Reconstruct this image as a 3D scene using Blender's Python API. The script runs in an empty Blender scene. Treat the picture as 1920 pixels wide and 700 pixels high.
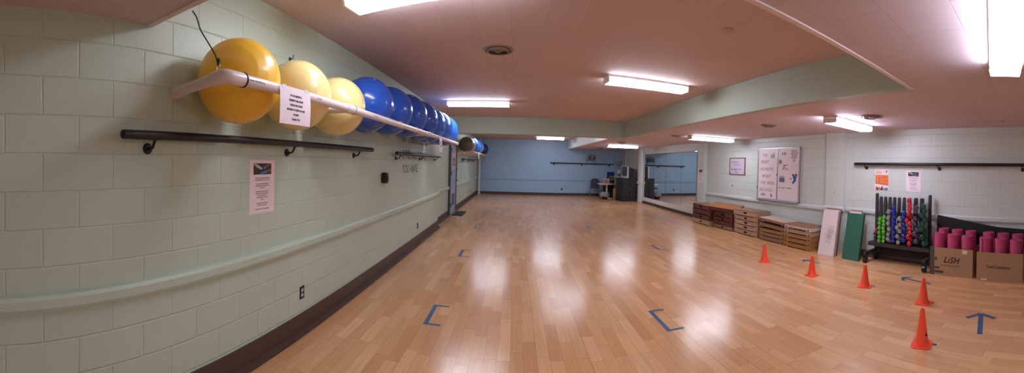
import bpy, bmesh, math, random
from mathutils import Vector, Matrix
random.seed(7)
C = bpy.context.scene.collection
PI = math.pi
B = 0.2032                      # block course

# ------------------------------------------------------------------ room numbers (metres)
XL, XL2 = -1.816, -1.934        # left wall, and the stretch beyond the beam
XR, XR2 = 5.70, 5.58            # right wall, and the mirror stretch
YF, YB = 17.94, -2.6            # far wall, wall behind the camera
ZH, ZL = 2.80, 2.37             # raised and low ceiling
YJ = 9.30                       # beam face
XC = 2.92                       # right side of the raised bay
H = 1.59                        # eye height

# ------------------------------------------------------------------ materials
def lin(c):
    f = lambda v: v/12.92 if v <= .04045 else ((v+.055)/1.055)**2.4
    return (f(c[0]), f(c[1]), f(c[2]), 1)
def hx(s): return tuple(int(s[i:i+2], 16)/255 for i in (0, 2, 4))
def newmat(name):
    m = bpy.data.materials.new(name); m.use_nodes = True
    nt = m.node_tree; b = nt.nodes['Principled BSDF']
    return m, nt, b
_mc = {}
def mat(name, col, rough=.5, metal=0, noise=.06, scale=12, bump=0, bscale=80, coat=0, spec=.5, trans=0):
    if name in _mc: return _mc[name]
    m, nt, b = newmat(name)
    N = nt.nodes.new; Lk = nt.links.new
    c = lin(hx(col) if isinstance(col, str) else col)
    tc = N('ShaderNodeTexCoord'); nz = N('ShaderNodeTexNoise'); nz.inputs['Scale'].default_value = scale
    nz.inputs['Detail'].default_value = 4
    Lk(tc.outputs['Object'], nz.inputs['Vector'])
    mr = N('ShaderNodeMapRange'); mr.inputs['To Min'].default_value = 1-noise; mr.inputs['To Max'].default_value = 1+noise
    Lk(nz.outputs['Fac'], mr.inputs['Value'])
    mx = N('ShaderNodeVectorMath'); mx.operation = 'SCALE'; mx.inputs[0].default_value = c[:3]
    Lk(mr.outputs[0], mx.inputs['Scale']); Lk(mx.outputs[0], b.inputs['Base Color'])
    b.inputs['Roughness'].default_value = rough; b.inputs['Metallic'].default_value = metal
    b.inputs['Specular IOR Level'].default_value = spec
    b.inputs['Coat Weight'].default_value = coat; b.inputs['Coat Roughness'].default_value = .1
    b.inputs['Transmission Weight'].default_value = trans
    if bump:
        n2 = N('ShaderNodeTexNoise'); n2.inputs['Scale'].default_value = bscale; n2.inputs['Detail'].default_value = 3
        Lk(tc.outputs['Object'], n2.inputs['Vector'])
        bp = N('ShaderNodeBump'); bp.inputs['Strength'].default_value = bump; bp.inputs['Distance'].default_value = .003
        Lk(n2.outputs['Fac'], bp.inputs['Height']); Lk(bp.outputs[0], b.inputs['Normal'])
    _mc[name] = m
    return m

def axis_vec(nt, u, v, u0, v0, rot=0):
    """object coordinates -> (axis u - u0, axis v - v0, 0)"""
    N = nt.nodes.new; Lk = nt.links.new
    tc = N('ShaderNodeTexCoord'); mp = N('ShaderNodeMapping'); mp.inputs['Rotation'].default_value = (0, 0, rot)
    Lk(tc.outputs['Object'], mp.inputs['Vector'])
    sp = N('ShaderNodeSeparateXYZ'); cb = N('ShaderNodeCombineXYZ')
    Lk(mp.outputs[0], sp.inputs[0])
    for k, (a, o) in enumerate(((u, u0), (v, v0))):
        s = N('ShaderNodeMath'); s.operation = 'SUBTRACT'; s.inputs[1].default_value = o
        Lk(sp.outputs['XYZ'.index(a)], s.inputs[0]); Lk(s.outputs[0], cb.inputs[k])
    return tc, cb

def block_mat(name, col, u, u0, v0, pitch=B, rough=.42, strength=1.0, mort=.95):
    m, nt, b = newmat(name); N = nt.nodes.new; Lk = nt.links.new
    c = lin(hx(col))
    tc, cb = axis_vec(nt, u, 'Z', u0-20*pitch, v0-20*pitch)
    # slight hand-laid wobble of the joints
    wn = N('ShaderNodeTexNoise'); wn.inputs['Scale'].default_value = 2.2; Lk(tc.outputs['Object'], wn.inputs['Vector'])
    ws = N('ShaderNodeVectorMath'); ws.operation = 'SCALE'; ws.inputs['Scale'].default_value = .012
    Lk(wn.outputs['Color'], ws.inputs[0])
    wa = N('ShaderNodeVectorMath'); wa.operation = 'ADD'; Lk(cb.outputs[0], wa.inputs[0]); Lk(ws.outputs[0], wa.inputs[1])
    br = N('ShaderNodeTexBrick'); br.offset = .5; br.offset_frequency = 2
    br.inputs['Scale'].default_value = 1; br.inputs['Brick Width'].default_value = 2*pitch
    br.inputs['Row Height'].default_value = pitch; br.inputs['Mortar Size'].default_value = .0065
    br.inputs['Mortar Smooth'].default_value = 1.0; br.inputs['Bias'].default_value = 0
    br.inputs['Color1'].default_value = (1, 1, 1, 1); br.inputs['Color2'].default_value = (.965, .965, .965, 1)
    br.inputs['Mortar'].default_value = (mort, mort, mort, 1)
    Lk(wa.outputs[0], br.inputs['Vector'])
    n1 = N('ShaderNodeTexNoise'); n1.inputs['Scale'].default_value = 1.6; n1.inputs['Detail'].default_value = 5
    Lk(tc.outputs['Object'], n1.inputs['Vector'])
    mr = N('ShaderNodeMapRange'); mr.inputs['To Min'].default_value = .94; mr.inputs['To Max'].default_value = 1.05
    Lk(n1.outputs['Fac'], mr.inputs['Value'])
    m1 = N('ShaderNodeMix'); m1.data_type = 'RGBA'; m1.blend_type = 'MULTIPLY'; m1.inputs['Factor'].default_value = 1
    m1.inputs['A'].default_value = c; Lk(br.outputs['Color'], m1.inputs['B'])
    m2 = N('ShaderNodeVectorMath'); m2.operation = 'SCALE'; Lk(m1.outputs['Result'], m2.inputs[0]); Lk(mr.outputs[0], m2.inputs['Scale'])
    Lk(m2.outputs[0], b.inputs['Base Color'])
    b.inputs['Roughness'].default_value = rough
    # bump: joints, pitted block face
    inv = N('ShaderNodeMath'); inv.operation = 'SUBTRACT'; inv.inputs[0].default_value = 1; Lk(br.outputs['Fac'], inv.inputs[1])
    n2 = N('ShaderNodeTexNoise'); n2.inputs['Scale'].default_value = 90; n2.inputs['Detail'].default_value = 4
    Lk(tc.outputs['Object'], n2.inputs['Vector'])
    nm = N('ShaderNodeMath'); nm.operation = 'MULTIPLY_ADD'; nm.inputs[1].default_value = .16
    Lk(n2.outputs['Fac'], nm.inputs[0]); Lk(inv.outputs[0], nm.inputs[2])
    bp = N('ShaderNodeBump'); bp.inputs['Strength'].default_value = strength; bp.inputs['Distance'].default_value = .007
    Lk(nm.outputs[0], bp.inputs['Height']); Lk(bp.outputs[0], b.inputs['Normal'])
    return m

def tile_mat(name, col, u, v, u0, v0, w, h, rot=0):
    m, nt, b = newmat(name); N = nt.nodes.new; Lk = nt.links.new
    c = lin(hx(col))
    tc, cb = axis_vec(nt, u, v, u0-40*w, v0-40*h, rot)
    br = N('ShaderNodeTexBrick'); br.offset = .5; br.offset_frequency = 2
    br.inputs['Scale'].default_value = 1; br.inputs['Brick Width'].default_value = w
    br.inputs['Row Height'].default_value = h; br.inputs['Mortar Size'].default_value = .0022
    br.inputs['Mortar Smooth'].default_value = .6
    br.inputs['Color1'].default_value = (1, 1, 1, 1); br.inputs['Color2'].default_value = (.965, .965, .965, 1)
    br.inputs['Mortar'].default_value = (.80, .78, .77, 1)
    Lk(cb.outputs[0], br.inputs['Vector'])
    n1 = N('ShaderNodeTexNoise'); n1.inputs['Scale'].default_value = 1.1; n1.inputs['Detail'].default_value = 5
    Lk(tc.outputs['Object'], n1.inputs['Vector'])
    mr = N('ShaderNodeMapRange'); mr.inputs['To Min'].default_value = .93; mr.inputs['To Max'].default_value = 1.06
    Lk(n1.outputs['Fac'], mr.inputs['Value'])
    m1 = N('ShaderNodeMix'); m1.data_type = 'RGBA'; m1.blend_type = 'MULTIPLY'; m1.inputs['Factor'].default_value = 1
    m1.inputs['A'].default_value = c; Lk(br.outputs['Color'], m1.inputs['B'])
    m2 = N('ShaderNodeVectorMath'); m2.operation = 'SCALE'; Lk(m1.outputs['Result'], m2.inputs[0]); Lk(mr.outputs[0], m2.inputs['Scale'])
    Lk(m2.outputs[0], b.inputs['Base Color'])
    b.inputs['Roughness'].default_value = .75; b.inputs['Specular IOR Level'].default_value = .25
    n2 = N('ShaderNodeTexNoise'); n2.inputs['Scale'].default_value = 45; Lk(tc.outputs['Object'], n2.inputs['Vector'])
    inv = N('ShaderNodeMath'); inv.operation = 'SUBTRACT'; inv.inputs[0].default_value = 1; Lk(br.outputs['Fac'], inv.inputs[1])
    nm = N('ShaderNodeMath'); nm.operation = 'MULTIPLY_ADD'; nm.inputs[1].default_value = .25
    Lk(n2.outputs['Fac'], nm.inputs[0]); Lk(inv.outputs[0], nm.inputs[2])
    bp = N('ShaderNodeBump'); bp.inputs['Strength'].default_value = .6; bp.inputs['Distance'].default_value = .003
    Lk(nm.outputs[0], bp.inputs['Height']); Lk(bp.outputs[0], b.inputs['Normal'])
    return m

def floor_mat():
    m, nt, b = newmat('maple_floor'); N = nt.nodes.new; Lk = nt.links.new
    def M(op, a, b_=None, c_=None):
        n = N('ShaderNodeMath'); n.operation = op
        for k, v in enumerate((a, b_, c_)):
            if v is None: continue
            if isinstance(v, (int, float)): n.inputs[k].default_value = v
            else: Lk(v, n.inputs[k])
        return n.outputs[0]
    tc = N('ShaderNodeTexCoord'); sp = N('ShaderNodeSeparateXYZ'); Lk(tc.outputs['Object'], sp.inputs[0])
    W_ = .108; LEN = 1.05
    xs = M('DIVIDE', sp.outputs[0], W_); col = M('FLOOR', xs); fx = M('FRACT', xs)
    w1 = N('ShaderNodeTexWhiteNoise'); w1.noise_dimensions = '1D'; Lk(col, w1.inputs['W'])
    ys = M('ADD', M('DIVIDE', sp.outputs[1], LEN), M('MULTIPLY', w1.outputs['Value'], 9.7))
    row = M('FLOOR', ys); fy = M('FRACT', ys)
    # split some strips in two so lengths vary
    cb = N('ShaderNodeCombineXYZ'); Lk(col, cb.inputs[0]); Lk(row, cb.inputs[1])
    w2 = N('ShaderNodeTexWhiteNoise'); w2.noise_dimensions = '2D'; Lk(cb.outputs[0], w2.inputs['Vector'])
    cut = M('MULTIPLY_ADD', w2.outputs['Value'], .6, .2)
    half = M('GREATER_THAN', fy, cut)
    cb2 = N('ShaderNodeCombineXYZ'); Lk(col, cb2.inputs[0]); Lk(row, cb2.inputs[1]); Lk(half, cb2.inputs[2])
    w3 = N('ShaderNodeTexWhiteNoise'); w3.noise_dimensions = '3D'; Lk(cb2.outputs[0], w3.inputs['Vector'])
    # joints
    ex = M('MINIMUM', fx, M('SUBTRACT', 1, fx)); ex = M('MULTIPLY', ex, W_)
    ey = M('MINIMUM', fy, M('SUBTRACT', 1, fy)); ec = M('ABSOLUTE', M('SUBTRACT', fy, cut)); ey = M('MULTIPLY', M('MINIMUM', ey, ec), LEN)
    w4 = N('ShaderNodeTexWhiteNoise'); w4.noise_dimensions = '1D'; Lk(M('FLOOR', M('ADD', xs, .5)), w4.inputs['W'])
    gapw = M('MULTIPLY_ADD', M('POWER', w4.outputs['Value'], 5), .0013, .0007)
    jx = M('LESS_THAN', ex, gapw); jy = M('LESS_THAN', ey, .0012)
    joint = M('MAXIMUM', jx, jy)
    # grain
    gm = N('ShaderNodeMapping'); gm.inputs['Scale'].default_value = (60, 2.2, 1); Lk(tc.outputs['Object'], gm.inputs['Vector'])
    off = N('ShaderNodeVectorMath'); off.operation = 'ADD'; Lk(gm.outputs[0], off.inputs[0])
    sc = N('ShaderNodeVectorMath'); sc.operation = 'SCALE'; sc.inputs['Scale'].default_value = 37; Lk(w3.outputs['Color'], sc.inputs[0]); Lk(sc.outputs[0], off.inputs[1])
    gn = N('ShaderNodeTexNoise'); gn.inputs['Scale'].default_value = 1; gn.inputs['Detail'].default_value = 6; gn.inputs['Distortion'].default_value = .6
    Lk(off.outputs[0], gn.inputs['Vector'])
    rp = N('ShaderNodeValToRGB'); e = rp.color_ramp.elements
    e[0].position = 0; e[0].color = lin(hx('cc9566')); e[1].position = 1; e[1].color = lin(hx('e2b182'))
    for p, cc in ((.18, 'd19c6c'), (.5, 'd6a272'), (.8, 'dcaa7a')):
        q = e.new(p); q.color = lin(hx(cc))
    Lk(w3.outputs['Value'], rp.inputs['Fac'])
    # large uneven wear
    ln = N('ShaderNodeTexNoise'); ln.inputs['Scale'].default_value = .7; ln.inputs['Detail'].default_value = 4; Lk(tc.outputs['Object'], ln.inputs['Vector'])
    k1 = N('ShaderNodeMapRange'); k1.inputs['From Min'].default_value = .25; k1.inputs['From Max'].default_value = .75
    k1.inputs['To Min'].default_value = .88; k1.inputs['To Max'].default_value = 1.08; Lk(gn.outputs['Fac'], k1.inputs['Value'])
    k2 = N('ShaderNodeMapRange'); k2.inputs['To Min'].default_value = .9; k2.inputs['To Max'].default_value = 1.1; Lk(ln.outputs['Fac'], k2.inputs['Value'])
    # knots / dark mineral streaks
    km = N('ShaderNodeMapping'); km.inputs['Scale'].default_value = (7, 2.4, 1); Lk(tc.outputs['Object'], km.inputs['Vector'])
    kn = N('ShaderNodeTexNoise'); kn.inputs['Scale'].default_value = 1.3; kn.inputs['Detail'].default_value = 8; kn.inputs['Roughness'].default_value = .7; Lk(km.outputs[0], kn.inputs['Vector'])
    k3 = N('ShaderNodeMapRange'); k3.inputs['From Min'].default_value = .67; k3.inputs['From Max'].default_value = .75; k3.inputs['To Min'].default_value = 1; k3.inputs['To Max'].default_value = .68
    Lk(kn.outputs['Fac'], k3.inputs['Value'])
    f = M('MULTIPLY', M('MULTIPLY', k1.outputs[0], k2.outputs[0]), k3.outputs[0])
    f = M('MULTIPLY', f, M('SUBTRACT', 1, M('MULTIPLY', joint, .62)))
    s1 = N('ShaderNodeVectorMath'); s1.operation = 'SCALE'; Lk(rp.outputs['Color'], s1.inputs[0]); Lk(f, s1.inputs['Scale'])
    Lk(s1.outputs[0], b.inputs['Base Color'])
    rr = N('ShaderNodeMapRange'); rr.inputs['To Min'].default_value = .13; rr.inputs['To Max'].default_value = .30; Lk(ln.outputs['Fac'], rr.inputs['Value'])
    Lk(rr.outputs[0], b.inputs['Roughness'])
    b.inputs['Specular IOR Level'].default_value = .75
    n3 = N('ShaderNodeTexNoise'); n3.inputs['Scale'].default_value = 3.5; n3.inputs['Detail'].default_value = 3; Lk(tc.outputs['Object'], n3.inputs['Vector'])
    hh = M('SUBTRACT', M('MULTIPLY_ADD', w3.outputs['Value'], .25, M('MULTIPLY', n3.outputs['Fac'], 1.2)), M('MULTIPLY', joint, .9))
    bp = N('ShaderNodeBump'); bp.inputs['Strength'].default_value = .28; bp.inputs['Distance'].default_value = .003
    Lk(hh, bp.inputs['Height']); Lk(bp.outputs[0], b.inputs['Normal'])
    return m

def glow(name, col, strength):
    m = bpy.data.materials.new(name); m.use_nodes = True; nt = m.node_tree
    b = nt.nodes['Principled BSDF']; b.inputs['Base Color'].default_value = (.9, .9, .9, 1); b.inputs['Roughness'].default_value = .4
    b.inputs['Emission Color'].default_value = lin(hx(col)); b.inputs['Emission Strength'].default_value = strength
    return m

GREEN = 'bfcebb'
M_wallL = block_mat('painted_block_left', GREEN, 'Y', .432, 1.615, mort=1.0, strength=.55)
M_wallR = block_mat('painted_block_right', 'ced7d1', 'Y', 2.764-.2073*20, 1.448, .2073, strength=.55, mort=.99)
M_wallF = block_mat('painted_block_blue', '99bad6', 'X', 0, 1.59, strength=.28, mort=1.0)
M_wallX = block_mat('painted_block_cross', GREEN, 'X', 0, 1.615)
M_plain = mat('green_plaster', 'afbaa9', .55, noise=.04, scale=2, bump=.2, bscale=60)
M_rail = mat('painted_rail', 'bccbb9', .42, noise=.04)
M_railR = mat('painted_rail_pale', 'ced4d1', .42, noise=.04)
M_railF = mat('painted_rail_blue', '94b2cc', .45, noise=.04)
M_ceilH = tile_mat('ceiling_tile_high', 'd0b8b8', 'Y', 'X', 2.91, -.945, .61, .295)
M_ceilL = tile_mat('ceiling_tile_low', 'd6c3cc', 'X', 'Y', 1.52, .40, .62, .325, rot=-.09)
M_floor = floor_mat()
M_base = mat('brown_rubber_base', '50392f', .45, noise=.1)
M_black = mat('black_paint', '17161a', .38, noise=.1)
M_blackm = mat('black_matte', '141417', .7, noise=.1)
M_rackm = mat('rack_black', '332e33', .5, noise=.12)
M_pvc = mat('white_pvc', 'ead9d8', .3, noise=.04, scale=6)
M_paper = mat('white_paper', 'f3e3ea', .6, noise=.01)
M_paperp = mat('pink_paper', 'f0dbdc', .6, noise=.01)
M_ink = mat('black_ink', '29262b', .6, noise=0)
M_steel = mat('brushed_steel', 'b9b9bd', .3, metal=1)
M_chrome = mat('chrome', 'cccccc', .15, metal=1)
M_lens = glow('fluorescent_lens', 'e9efff', 9.4)
M_lens2 = glow('fluorescent_lens_new', 'ece9ff', 14.5)
M_fix = mat('fixture_white', 'e6dedb', .4)
M_vent = mat('vent_metal', '8d7871', .4, metal=.3)
M_ventd = mat('vent_dark', '3a302e', .6)
M_tape = mat('blue_tape', '35587f', .5, noise=.08)
M_cone = mat('orange_plastic', 'ff5334', .32, noise=.03)
M_mirror = None

# ------------------------------------------------------------------ mesh helpers
class MB:
    def __init__(s): s.bm = bmesh.new()
    def box(s, a, b, rz=0, c=None):
        r = bmesh.ops.create_cube(s.bm, size=1)['verts']
        ce = (Vector(a)+Vector(b))/2; sz = [abs(b[i]-a[i]) for i in range(3)]
        bmesh.ops.scale(s.bm, vec=sz, verts=r); bmesh.ops.translate(s.bm, vec=ce, verts=r)
        if rz: bmesh.ops.rotate(s.bm, cent=c or ce, matrix=Matrix.Rotation(rz, 3, 'Z'), verts=r)
        return s
    def hexa(s, p):                 # 8 points: bottom ring 4, top ring 4
        v = [s.bm.verts.new(q) for q in p]
        for f in ((3, 2, 1, 0), (4, 5, 6, 7), (0, 1, 5, 4), (1, 2, 6, 5), (2, 3, 7, 6), (3, 0, 4, 7)):
            s.bm.faces.new([v[i] for i in f])
        return s
    def cyl(s, p0, p1, r, r2=None, n=20, cap=True):
        p0, p1 = Vector(p0), Vector(p1); d = p1-p0
        q = d.to_track_quat('Z', 'Y').to_matrix().to_4x4()
        vs = bmesh.ops.create_cone(s.bm, cap_ends=cap, segments=n, radius1=r, radius2=r if r2 is None else r2, depth=d.length)['verts']
        bmesh.ops.transform(s.bm, matrix=Matrix.Translation((p0+p1)/2)@q, verts=vs)
        return s
    def ball(s, c, r, n=24, sc=(1, 1, 1)):
        vs = bmesh.ops.create_uvsphere(s.bm, u_segments=n, v_segments=n//2, radius=r)['verts']
        bmesh.ops.scale(s.bm, vec=sc, verts=vs); bmesh.ops.translate(s.bm, vec=c, verts=vs)
        return s
    def prism(s, pts, ext):         # planar polygon extruded by vector ext
        e = Vector(ext)
        a = [s.bm.verts.new(p) for p in pts]; b = [s.bm.verts.new(Vector(p)+e) for p in pts]
        s.bm.faces.new(a[::-1]); s.bm.faces.new(b)
        n = len(pts)
        for i in range(n): s.bm.faces.new((a[i], a[(i+1) % n], b[(i+1) % n], b[i]))
        return s
    def lathe(s, prof, c=(0, 0, 0), n=32):  # prof (r,z) about Z
        rings = []
        for r, z in prof:
            if r < 1e-6: rings.append([s.bm.verts.new((c[0], c[1], c[2]+z))])
            else: rings.append([s.bm.verts.new((c[0]+r*math.cos(2*PI*k/n), c[1]+r*math.sin(2*PI*k/n), c[2]+z)) for k in range(n)])
        for A, D in zip(rings, rings[1:]):
            for k in range(n):
                a, b = A[k % len(A)], A[(k+1) % len(A)]; c_, d = D[(k+1) % len(D)], D[k % len(D)]
                f = []
                for v in (a, b, c_, d):
                    if v not in f: f.append(v)
                if len(f) > 2: s.bm.faces.new(f)
        return s
    def tube(s, pts, r, n=10):
        pts = [Vector(p) for p in pts]
        rings = []
        up = None
        for i, p in enumerate(pts):
            t = (pts[min(i+1, len(pts)-1)]-pts[max(i-1, 0)]).normalized()
            if up is None: up = t.orthogonal().normalized()
            up = (up-t*up.dot(t)).normalized(); sd = t.cross(up)
            rr = r[i] if isinstance(r, (list, tuple)) else r
            rings.append([s.bm.verts.new(p+rr*(math.cos(2*PI*k/n)*up+math.sin(2*PI*k/n)*sd)) for k in range(n)])
        for A, D in zip(rings, rings[1:]):
            for k in range(n): s.bm.faces.new((A[k], A[(k+1) % n], D[(k+1) % n], D[k]))
        s.bm.faces.new(rings[0][::-1]); s.bm.faces.new(rings[-1])
        return s
    def quad(s, *p):
        s.bm.faces.new([s.bm.verts.new(q) for q in p]); return s
    def xf(s, mtx): bmesh.ops.transform(s.bm, matrix=mtx, verts=s.bm.verts); return s
    def build(s, name, material, parent=None, smooth=None, bevel=0, kind=None, **kw):
        bmesh.ops.recalc_face_normals(s.bm, faces=s.bm.faces)
        me = bpy.data.meshes.new(name); s.bm.to_mesh(me); s.bm.free()
        ms = material if isinstance(material, (list, tuple)) else [material]
        for m in ms: me.materials.append(m)
        o = bpy.data.objects.new(name, me); C.objects.link(o)
        if parent: o.parent = parent
        if smooth is not None:
            for p in me.polygons: p.use_smooth = True
            try:
                me.set_sharp_from_angle(angle=math.radians(smooth))
            except Exception: pass
        if bevel:
            md = o.modifiers.new('bevel', 'BEVEL'); md.width = bevel; md.segments = 2; md.limit_method = 'ANGLE'
        if kind: o['kind'] = kind
        for k, v in kw.items(): o[k] = v
        return o

def thing(name, label, cat, loc=(0, 0, 0), rz=0, group=None):
    o = bpy.data.objects.new(name, None); C.objects.link(o); o.empty_display_size = .1
    o.location = loc; o.rotation_euler = (0, 0, rz); o['label'] = label; o['category'] = cat
    if group: o['group'] = group
    return o
def tag(o, label, cat, group=None):
    o['label'] = label; o['category'] = cat
    if group: o['group'] = group
    return o
def kids(o): return [c for c in C.objects if c.parent == o]
def copy_tree(o, parent=None, ch=None):
    if ch is None:
        ch = {}
        for x in C.objects:
            if x.parent: ch.setdefault(x.parent.name, []).append(x)
    c = o.copy(); C.objects.link(c)
    if parent: c.parent = parent
    for k in ch.get(o.name, []): copy_tree(k, c, ch)
    return c

def text(name, s, size, m, parent, loc, facing, xs=1.0, shear=0, space=1.0, bold=0, align='LEFT', line=1.0, depth=.0006):
    """flat lettering; facing = 'E' (on the left wall, read looking -x), 'W' (on the right wall), 'S' (on the far wall)"""
    cu = bpy.data.curves.new(name, 'FONT'); cu.body = s; cu.size = size; cu.shear = shear; cu.space_character = space
    cu.offset = bold; cu.align_x = align; cu.space_line = line; cu.extrude = depth; cu.resolution_u = 2
    t = bpy.data.objects.new(name+'_tmp', cu); C.objects.link(t)
    dg = bpy.context.evaluated_depsgraph_get(); me = bpy.data.meshes.new_from_object(t.evaluated_get(dg))
    bpy.data.objects.remove(t); me.name = name
    u = {'E': Vector((0, 1, 0)), 'W': Vector((0, -1, 0)), 'S': Vector((1, 0, 0))}[facing]
    v = Vector((0, 0, 1)); w = u.cross(v)
    mt = Matrix(((u.x*xs, v.x, w.x, 0), (u.y*xs, v.y, w.y, 0), (u.z*xs, v.z, w.z, 0), (0, 0, 0, 1)))
    me.transform(Matrix.Translation(loc)@mt)
    me.materials.clear(); me.materials.append(m)
    o = bpy.data.objects.new(name, me); C.objects.link(o)
    if parent: o.parent = parent
    return o

def S(mb, name, m, kind='structure', **k): return mb.build(name, m, kind=kind, **k)

# ------------------------------------------------------------------ room shell
S(MB().box((XL2-.4, YB, -.1), (XR+.3, YF, 0)), 'floor', M_floor)
ceiling = S(MB().prism([(XL, 1.07, ZH), (XC, 1.42, ZH), (XC, YJ, ZH), (XL, YJ, ZH)], (0, 0, .1)), 'ceiling', M_ceilH)
b = MB()
b.prism([(XL-.3, YB, ZL), (XR+.3, YB, ZL), (XR+.3, 1.42, ZL), (XC, 1.42, ZL), (XL-.3, 1.07, ZL)], (0, 0, .08))
b.prism([(XC, 1.42, ZL), (XR+.3, 1.42, ZL), (XR+.3, YJ+.35, ZL), (XC, YJ+.35, ZL)], (0, 0, .08))
b.build('low_ceiling', M_ceilL, kind='structure')
b = MB()
b.box((2.70, YJ+.35, 2.40), (XR+.3, YF, 2.48))
b.build('low_ceiling', M_ceilL, kind='structure')
S(MB().box((XL2-.3, YJ+.35, ZH), (2.75, YF, ZH+.1)), 'ceiling', M_ceilH)
# bulkheads round the raised bays
M_soff = M_plain
S(MB().box((XC-.012, 1.43, ZL-.003), (XC+.1, YJ, ZH+.02)), 'beam', M_soff)
S(MB().box((XL2-.3, YJ-.012, ZL-.01), (XC+.1, YJ+.362, ZH+.02)), 'beam', M_soff)
S(MB().box((2.68, YJ+.362, 2.385), (2.78, YF, ZH+.02)), 'beam', mat('lit_plaster', 'd8dce0', .5, noise=.03))  # far bay bulkhead: light from the fixture put into a paler plaster colour
S(MB().prism([(XL-.1, 1.045, ZL-.008), (XC+.02, 1.398, ZL-.008), (XC+.02, 1.434, ZL-.008), (XL-.1, 1.081, ZL-.008)], (0, 0, .5)), 'beam', mat('edge_board', 'e6d6d6', .6, noise=.08, scale=6))
# walls
b = MB(); b.box((XL-.2, YB, 0), (XL, 8.28, 2.9)); b.box((XL2-.1, 8.28, 0), (XL2, YF+.1, 2.9))
wl = S(b, 'wall_left', M_wallL)
b = MB(); b.box((XR, YB, 0), (XR+.2, 9.40, 2.9)); b.box((XR2, 9.40, 0), (XR+.2, YF+.1, 2.9))
b.box((XR-.09, 4.16, 0), (XR, 4.62, 2.9));  b.box((XR2-.05, 17.1, 0), (XR2, 17.4, 2.9))
wr = S(b, 'wall_right', M_wallR)
S(MB().box((XL2-.1, YF, 0), (XR+.2, YF+.2, 2.9)), 'wall_far', M_wallF)
S(MB().box((XL2-.1, YB-.2, 0), (XR+.2, YB, 2.9)), 'wall_back', M_wallX)
M_colw = mat('white_column_paint', 'dfe0e2', .4, noise=.03)
MB().box((XR2-.10, 14.74, 0), (XR2, 15.04, 2.9)).build('column', M_colw, kind='structure', bevel=.01)
# chair rails (bullnose boards)
def rail_prof(x, s, z0=.775, z1=.865, d=.045):   # polygon in XZ
    return [(x, z0), (x+s*d*.8, z0), (x+s*d, z0+.02), (x+s*d, z1-.025), (x+s*d*.7, z1-.006), (x, z1)]
def rail_y(mb, x, s, y0, y1, z0=.775, z1=.865, d=.045):
    mb.prism([(px, y0, pz) for px, pz in rail_prof(x, s, z0, z1, d)], (0, y1-y0, 0))
b = MB(); rail_y(b, XL, 1, YB, 8.25); b.build('trim_1', M_rail, kind='structure')
b = MB(); rail_y(b, XL2, 1, 8.32, 10.14); rail_y(b, XL2, 1, 11.32, YF); b.build('trim_2', M_rail, kind='structure')
b = MB(); rail_y(b, XR, -1, YB, 4.12, .80, .89); rail_y(b, XR, -1, 4.66, 9.38, .77, .86); rail_y(b, XR-.09, -1, 4.12, 4.66, .80, .89)
b.build('trim_3', M_railR, kind='structure')
b = MB(); rail_y(b, XR2-.10, -1, 14.70, 15.08, .80, .92); rail_y(b, XR2, -1, 15.4, YF, .78, .86); b.build('trim_4', M_railR, kind='structure')
b = MB(); b.prism([(XL2, YF, .755), (XL2, YF-.04, .755), (XL2, YF-.04, .82), (XL2, YF, .84)], (XR2-XL2, 0, 0)); b.build('trim_5', M_railF, kind='structure')
# skirting: rubber cove with a toe
def skirt(mb, x, s, y0, y1, h=.15):
    mb.prism([(x, y0, 0), (x+s*.075, y0, 0), (x+s*.075, y0, .018), (x+s*.022, y0, .03), (x+s*.014, y0, h), (x, y0, h)], (0, y1-y0, 0))
b = MB(); skirt(b, XL, 1, YB, 8.28, .17); b.build('baseboard_left', M_base, kind='structure')
b = MB(); skirt(b, XL2, 1, 8.30, 10.16); skirt(b, XL2, 1, 11.30, YF-.1); b.build('baseboard_left', M_base, kind='structure')
b = MB(); skirt(b, XR, -1, YB, 4.1, .1); skirt(b, XR, -1, 4.7, 9.3, .1); skirt(b, XR2, -1, 9.4, 14.7, .1); skirt(b, XR2, -1, 15.4, YF-.1, .1); b.build('baseboard_right', M_base, kind='structure')
b = MB(); b.prism([(XL2, YF, 0), (XL2, YF-.06, 0), (XL2, YF-.06, .02), (XL2, YF-.015, .03), (XL2, YF-.015, .13), (XL2, YF, .13)], (XR2-XL2, 0, 0)); b.build('baseboard_far', M_base, kind='structure')

# painted slogan on the left wall
M_let = mat('grey_paint_letters', '454946', .55, noise=.1)
lt = [('UNTIL BEING STRONG', 5.44, 1.905, .20, .62), ('IS THE ONLY CHOICE', 5.47, 1.625, .20, .62), ('YOU HAVE.', 5.50, 1.385, .20, .72)]
for s_, y, z, sz, xs in lt:
    o = text('lettering', s_, sz, M_let, wl, (XL+.0008, y, z), 'E', xs=xs, space=1.32, bold=.004)
    o['kind'] = 'structure'

# ------------------------------------------------------------------ lights
def fixture(label, cx, cy, z, rz=0, length=1.24, lens=None):
    t = thing('ceiling_light', label, 'ceiling light', (cx, cy, z), rz, 'long fluorescent ceiling lights')
    h = length/2
    MB().box((-h, -.112, -.03), (h, .112, 0)).build('housing', M_fix, t, bevel=.003)
    lensp = [(-.104, -.031), (-.108, -.055), (-.098, -.095), (.098, -.095), (.108, -.055), (.104, -.031)]
    MB().prism([(-h+.02, y, zz) for y, zz in lensp], (length-.04, 0, 0)).build('lens', lens or M_lens, t)
    for s in (-1, 1):
        x0 = s*h
        MB().prism([(x0-s*.018, y*1.03, zz*1.02) for y, zz in lensp[:1]+lensp[1:]], (s*.018, 0, 0)).build('end_cap', M_fix, t)
    return t
fixture('fluorescent ceiling light nearest the yellow balls, over the near floor', -.60, 2.29, ZH, -.13)
fixture('fluorescent light on the raised ceiling beside the right bulkhead', 1.80, 4.64, ZH, .06)
fixture('fluorescent light on the raised ceiling by the blue balls, in front of the beam', -.75, 6.93, ZH)
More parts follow.
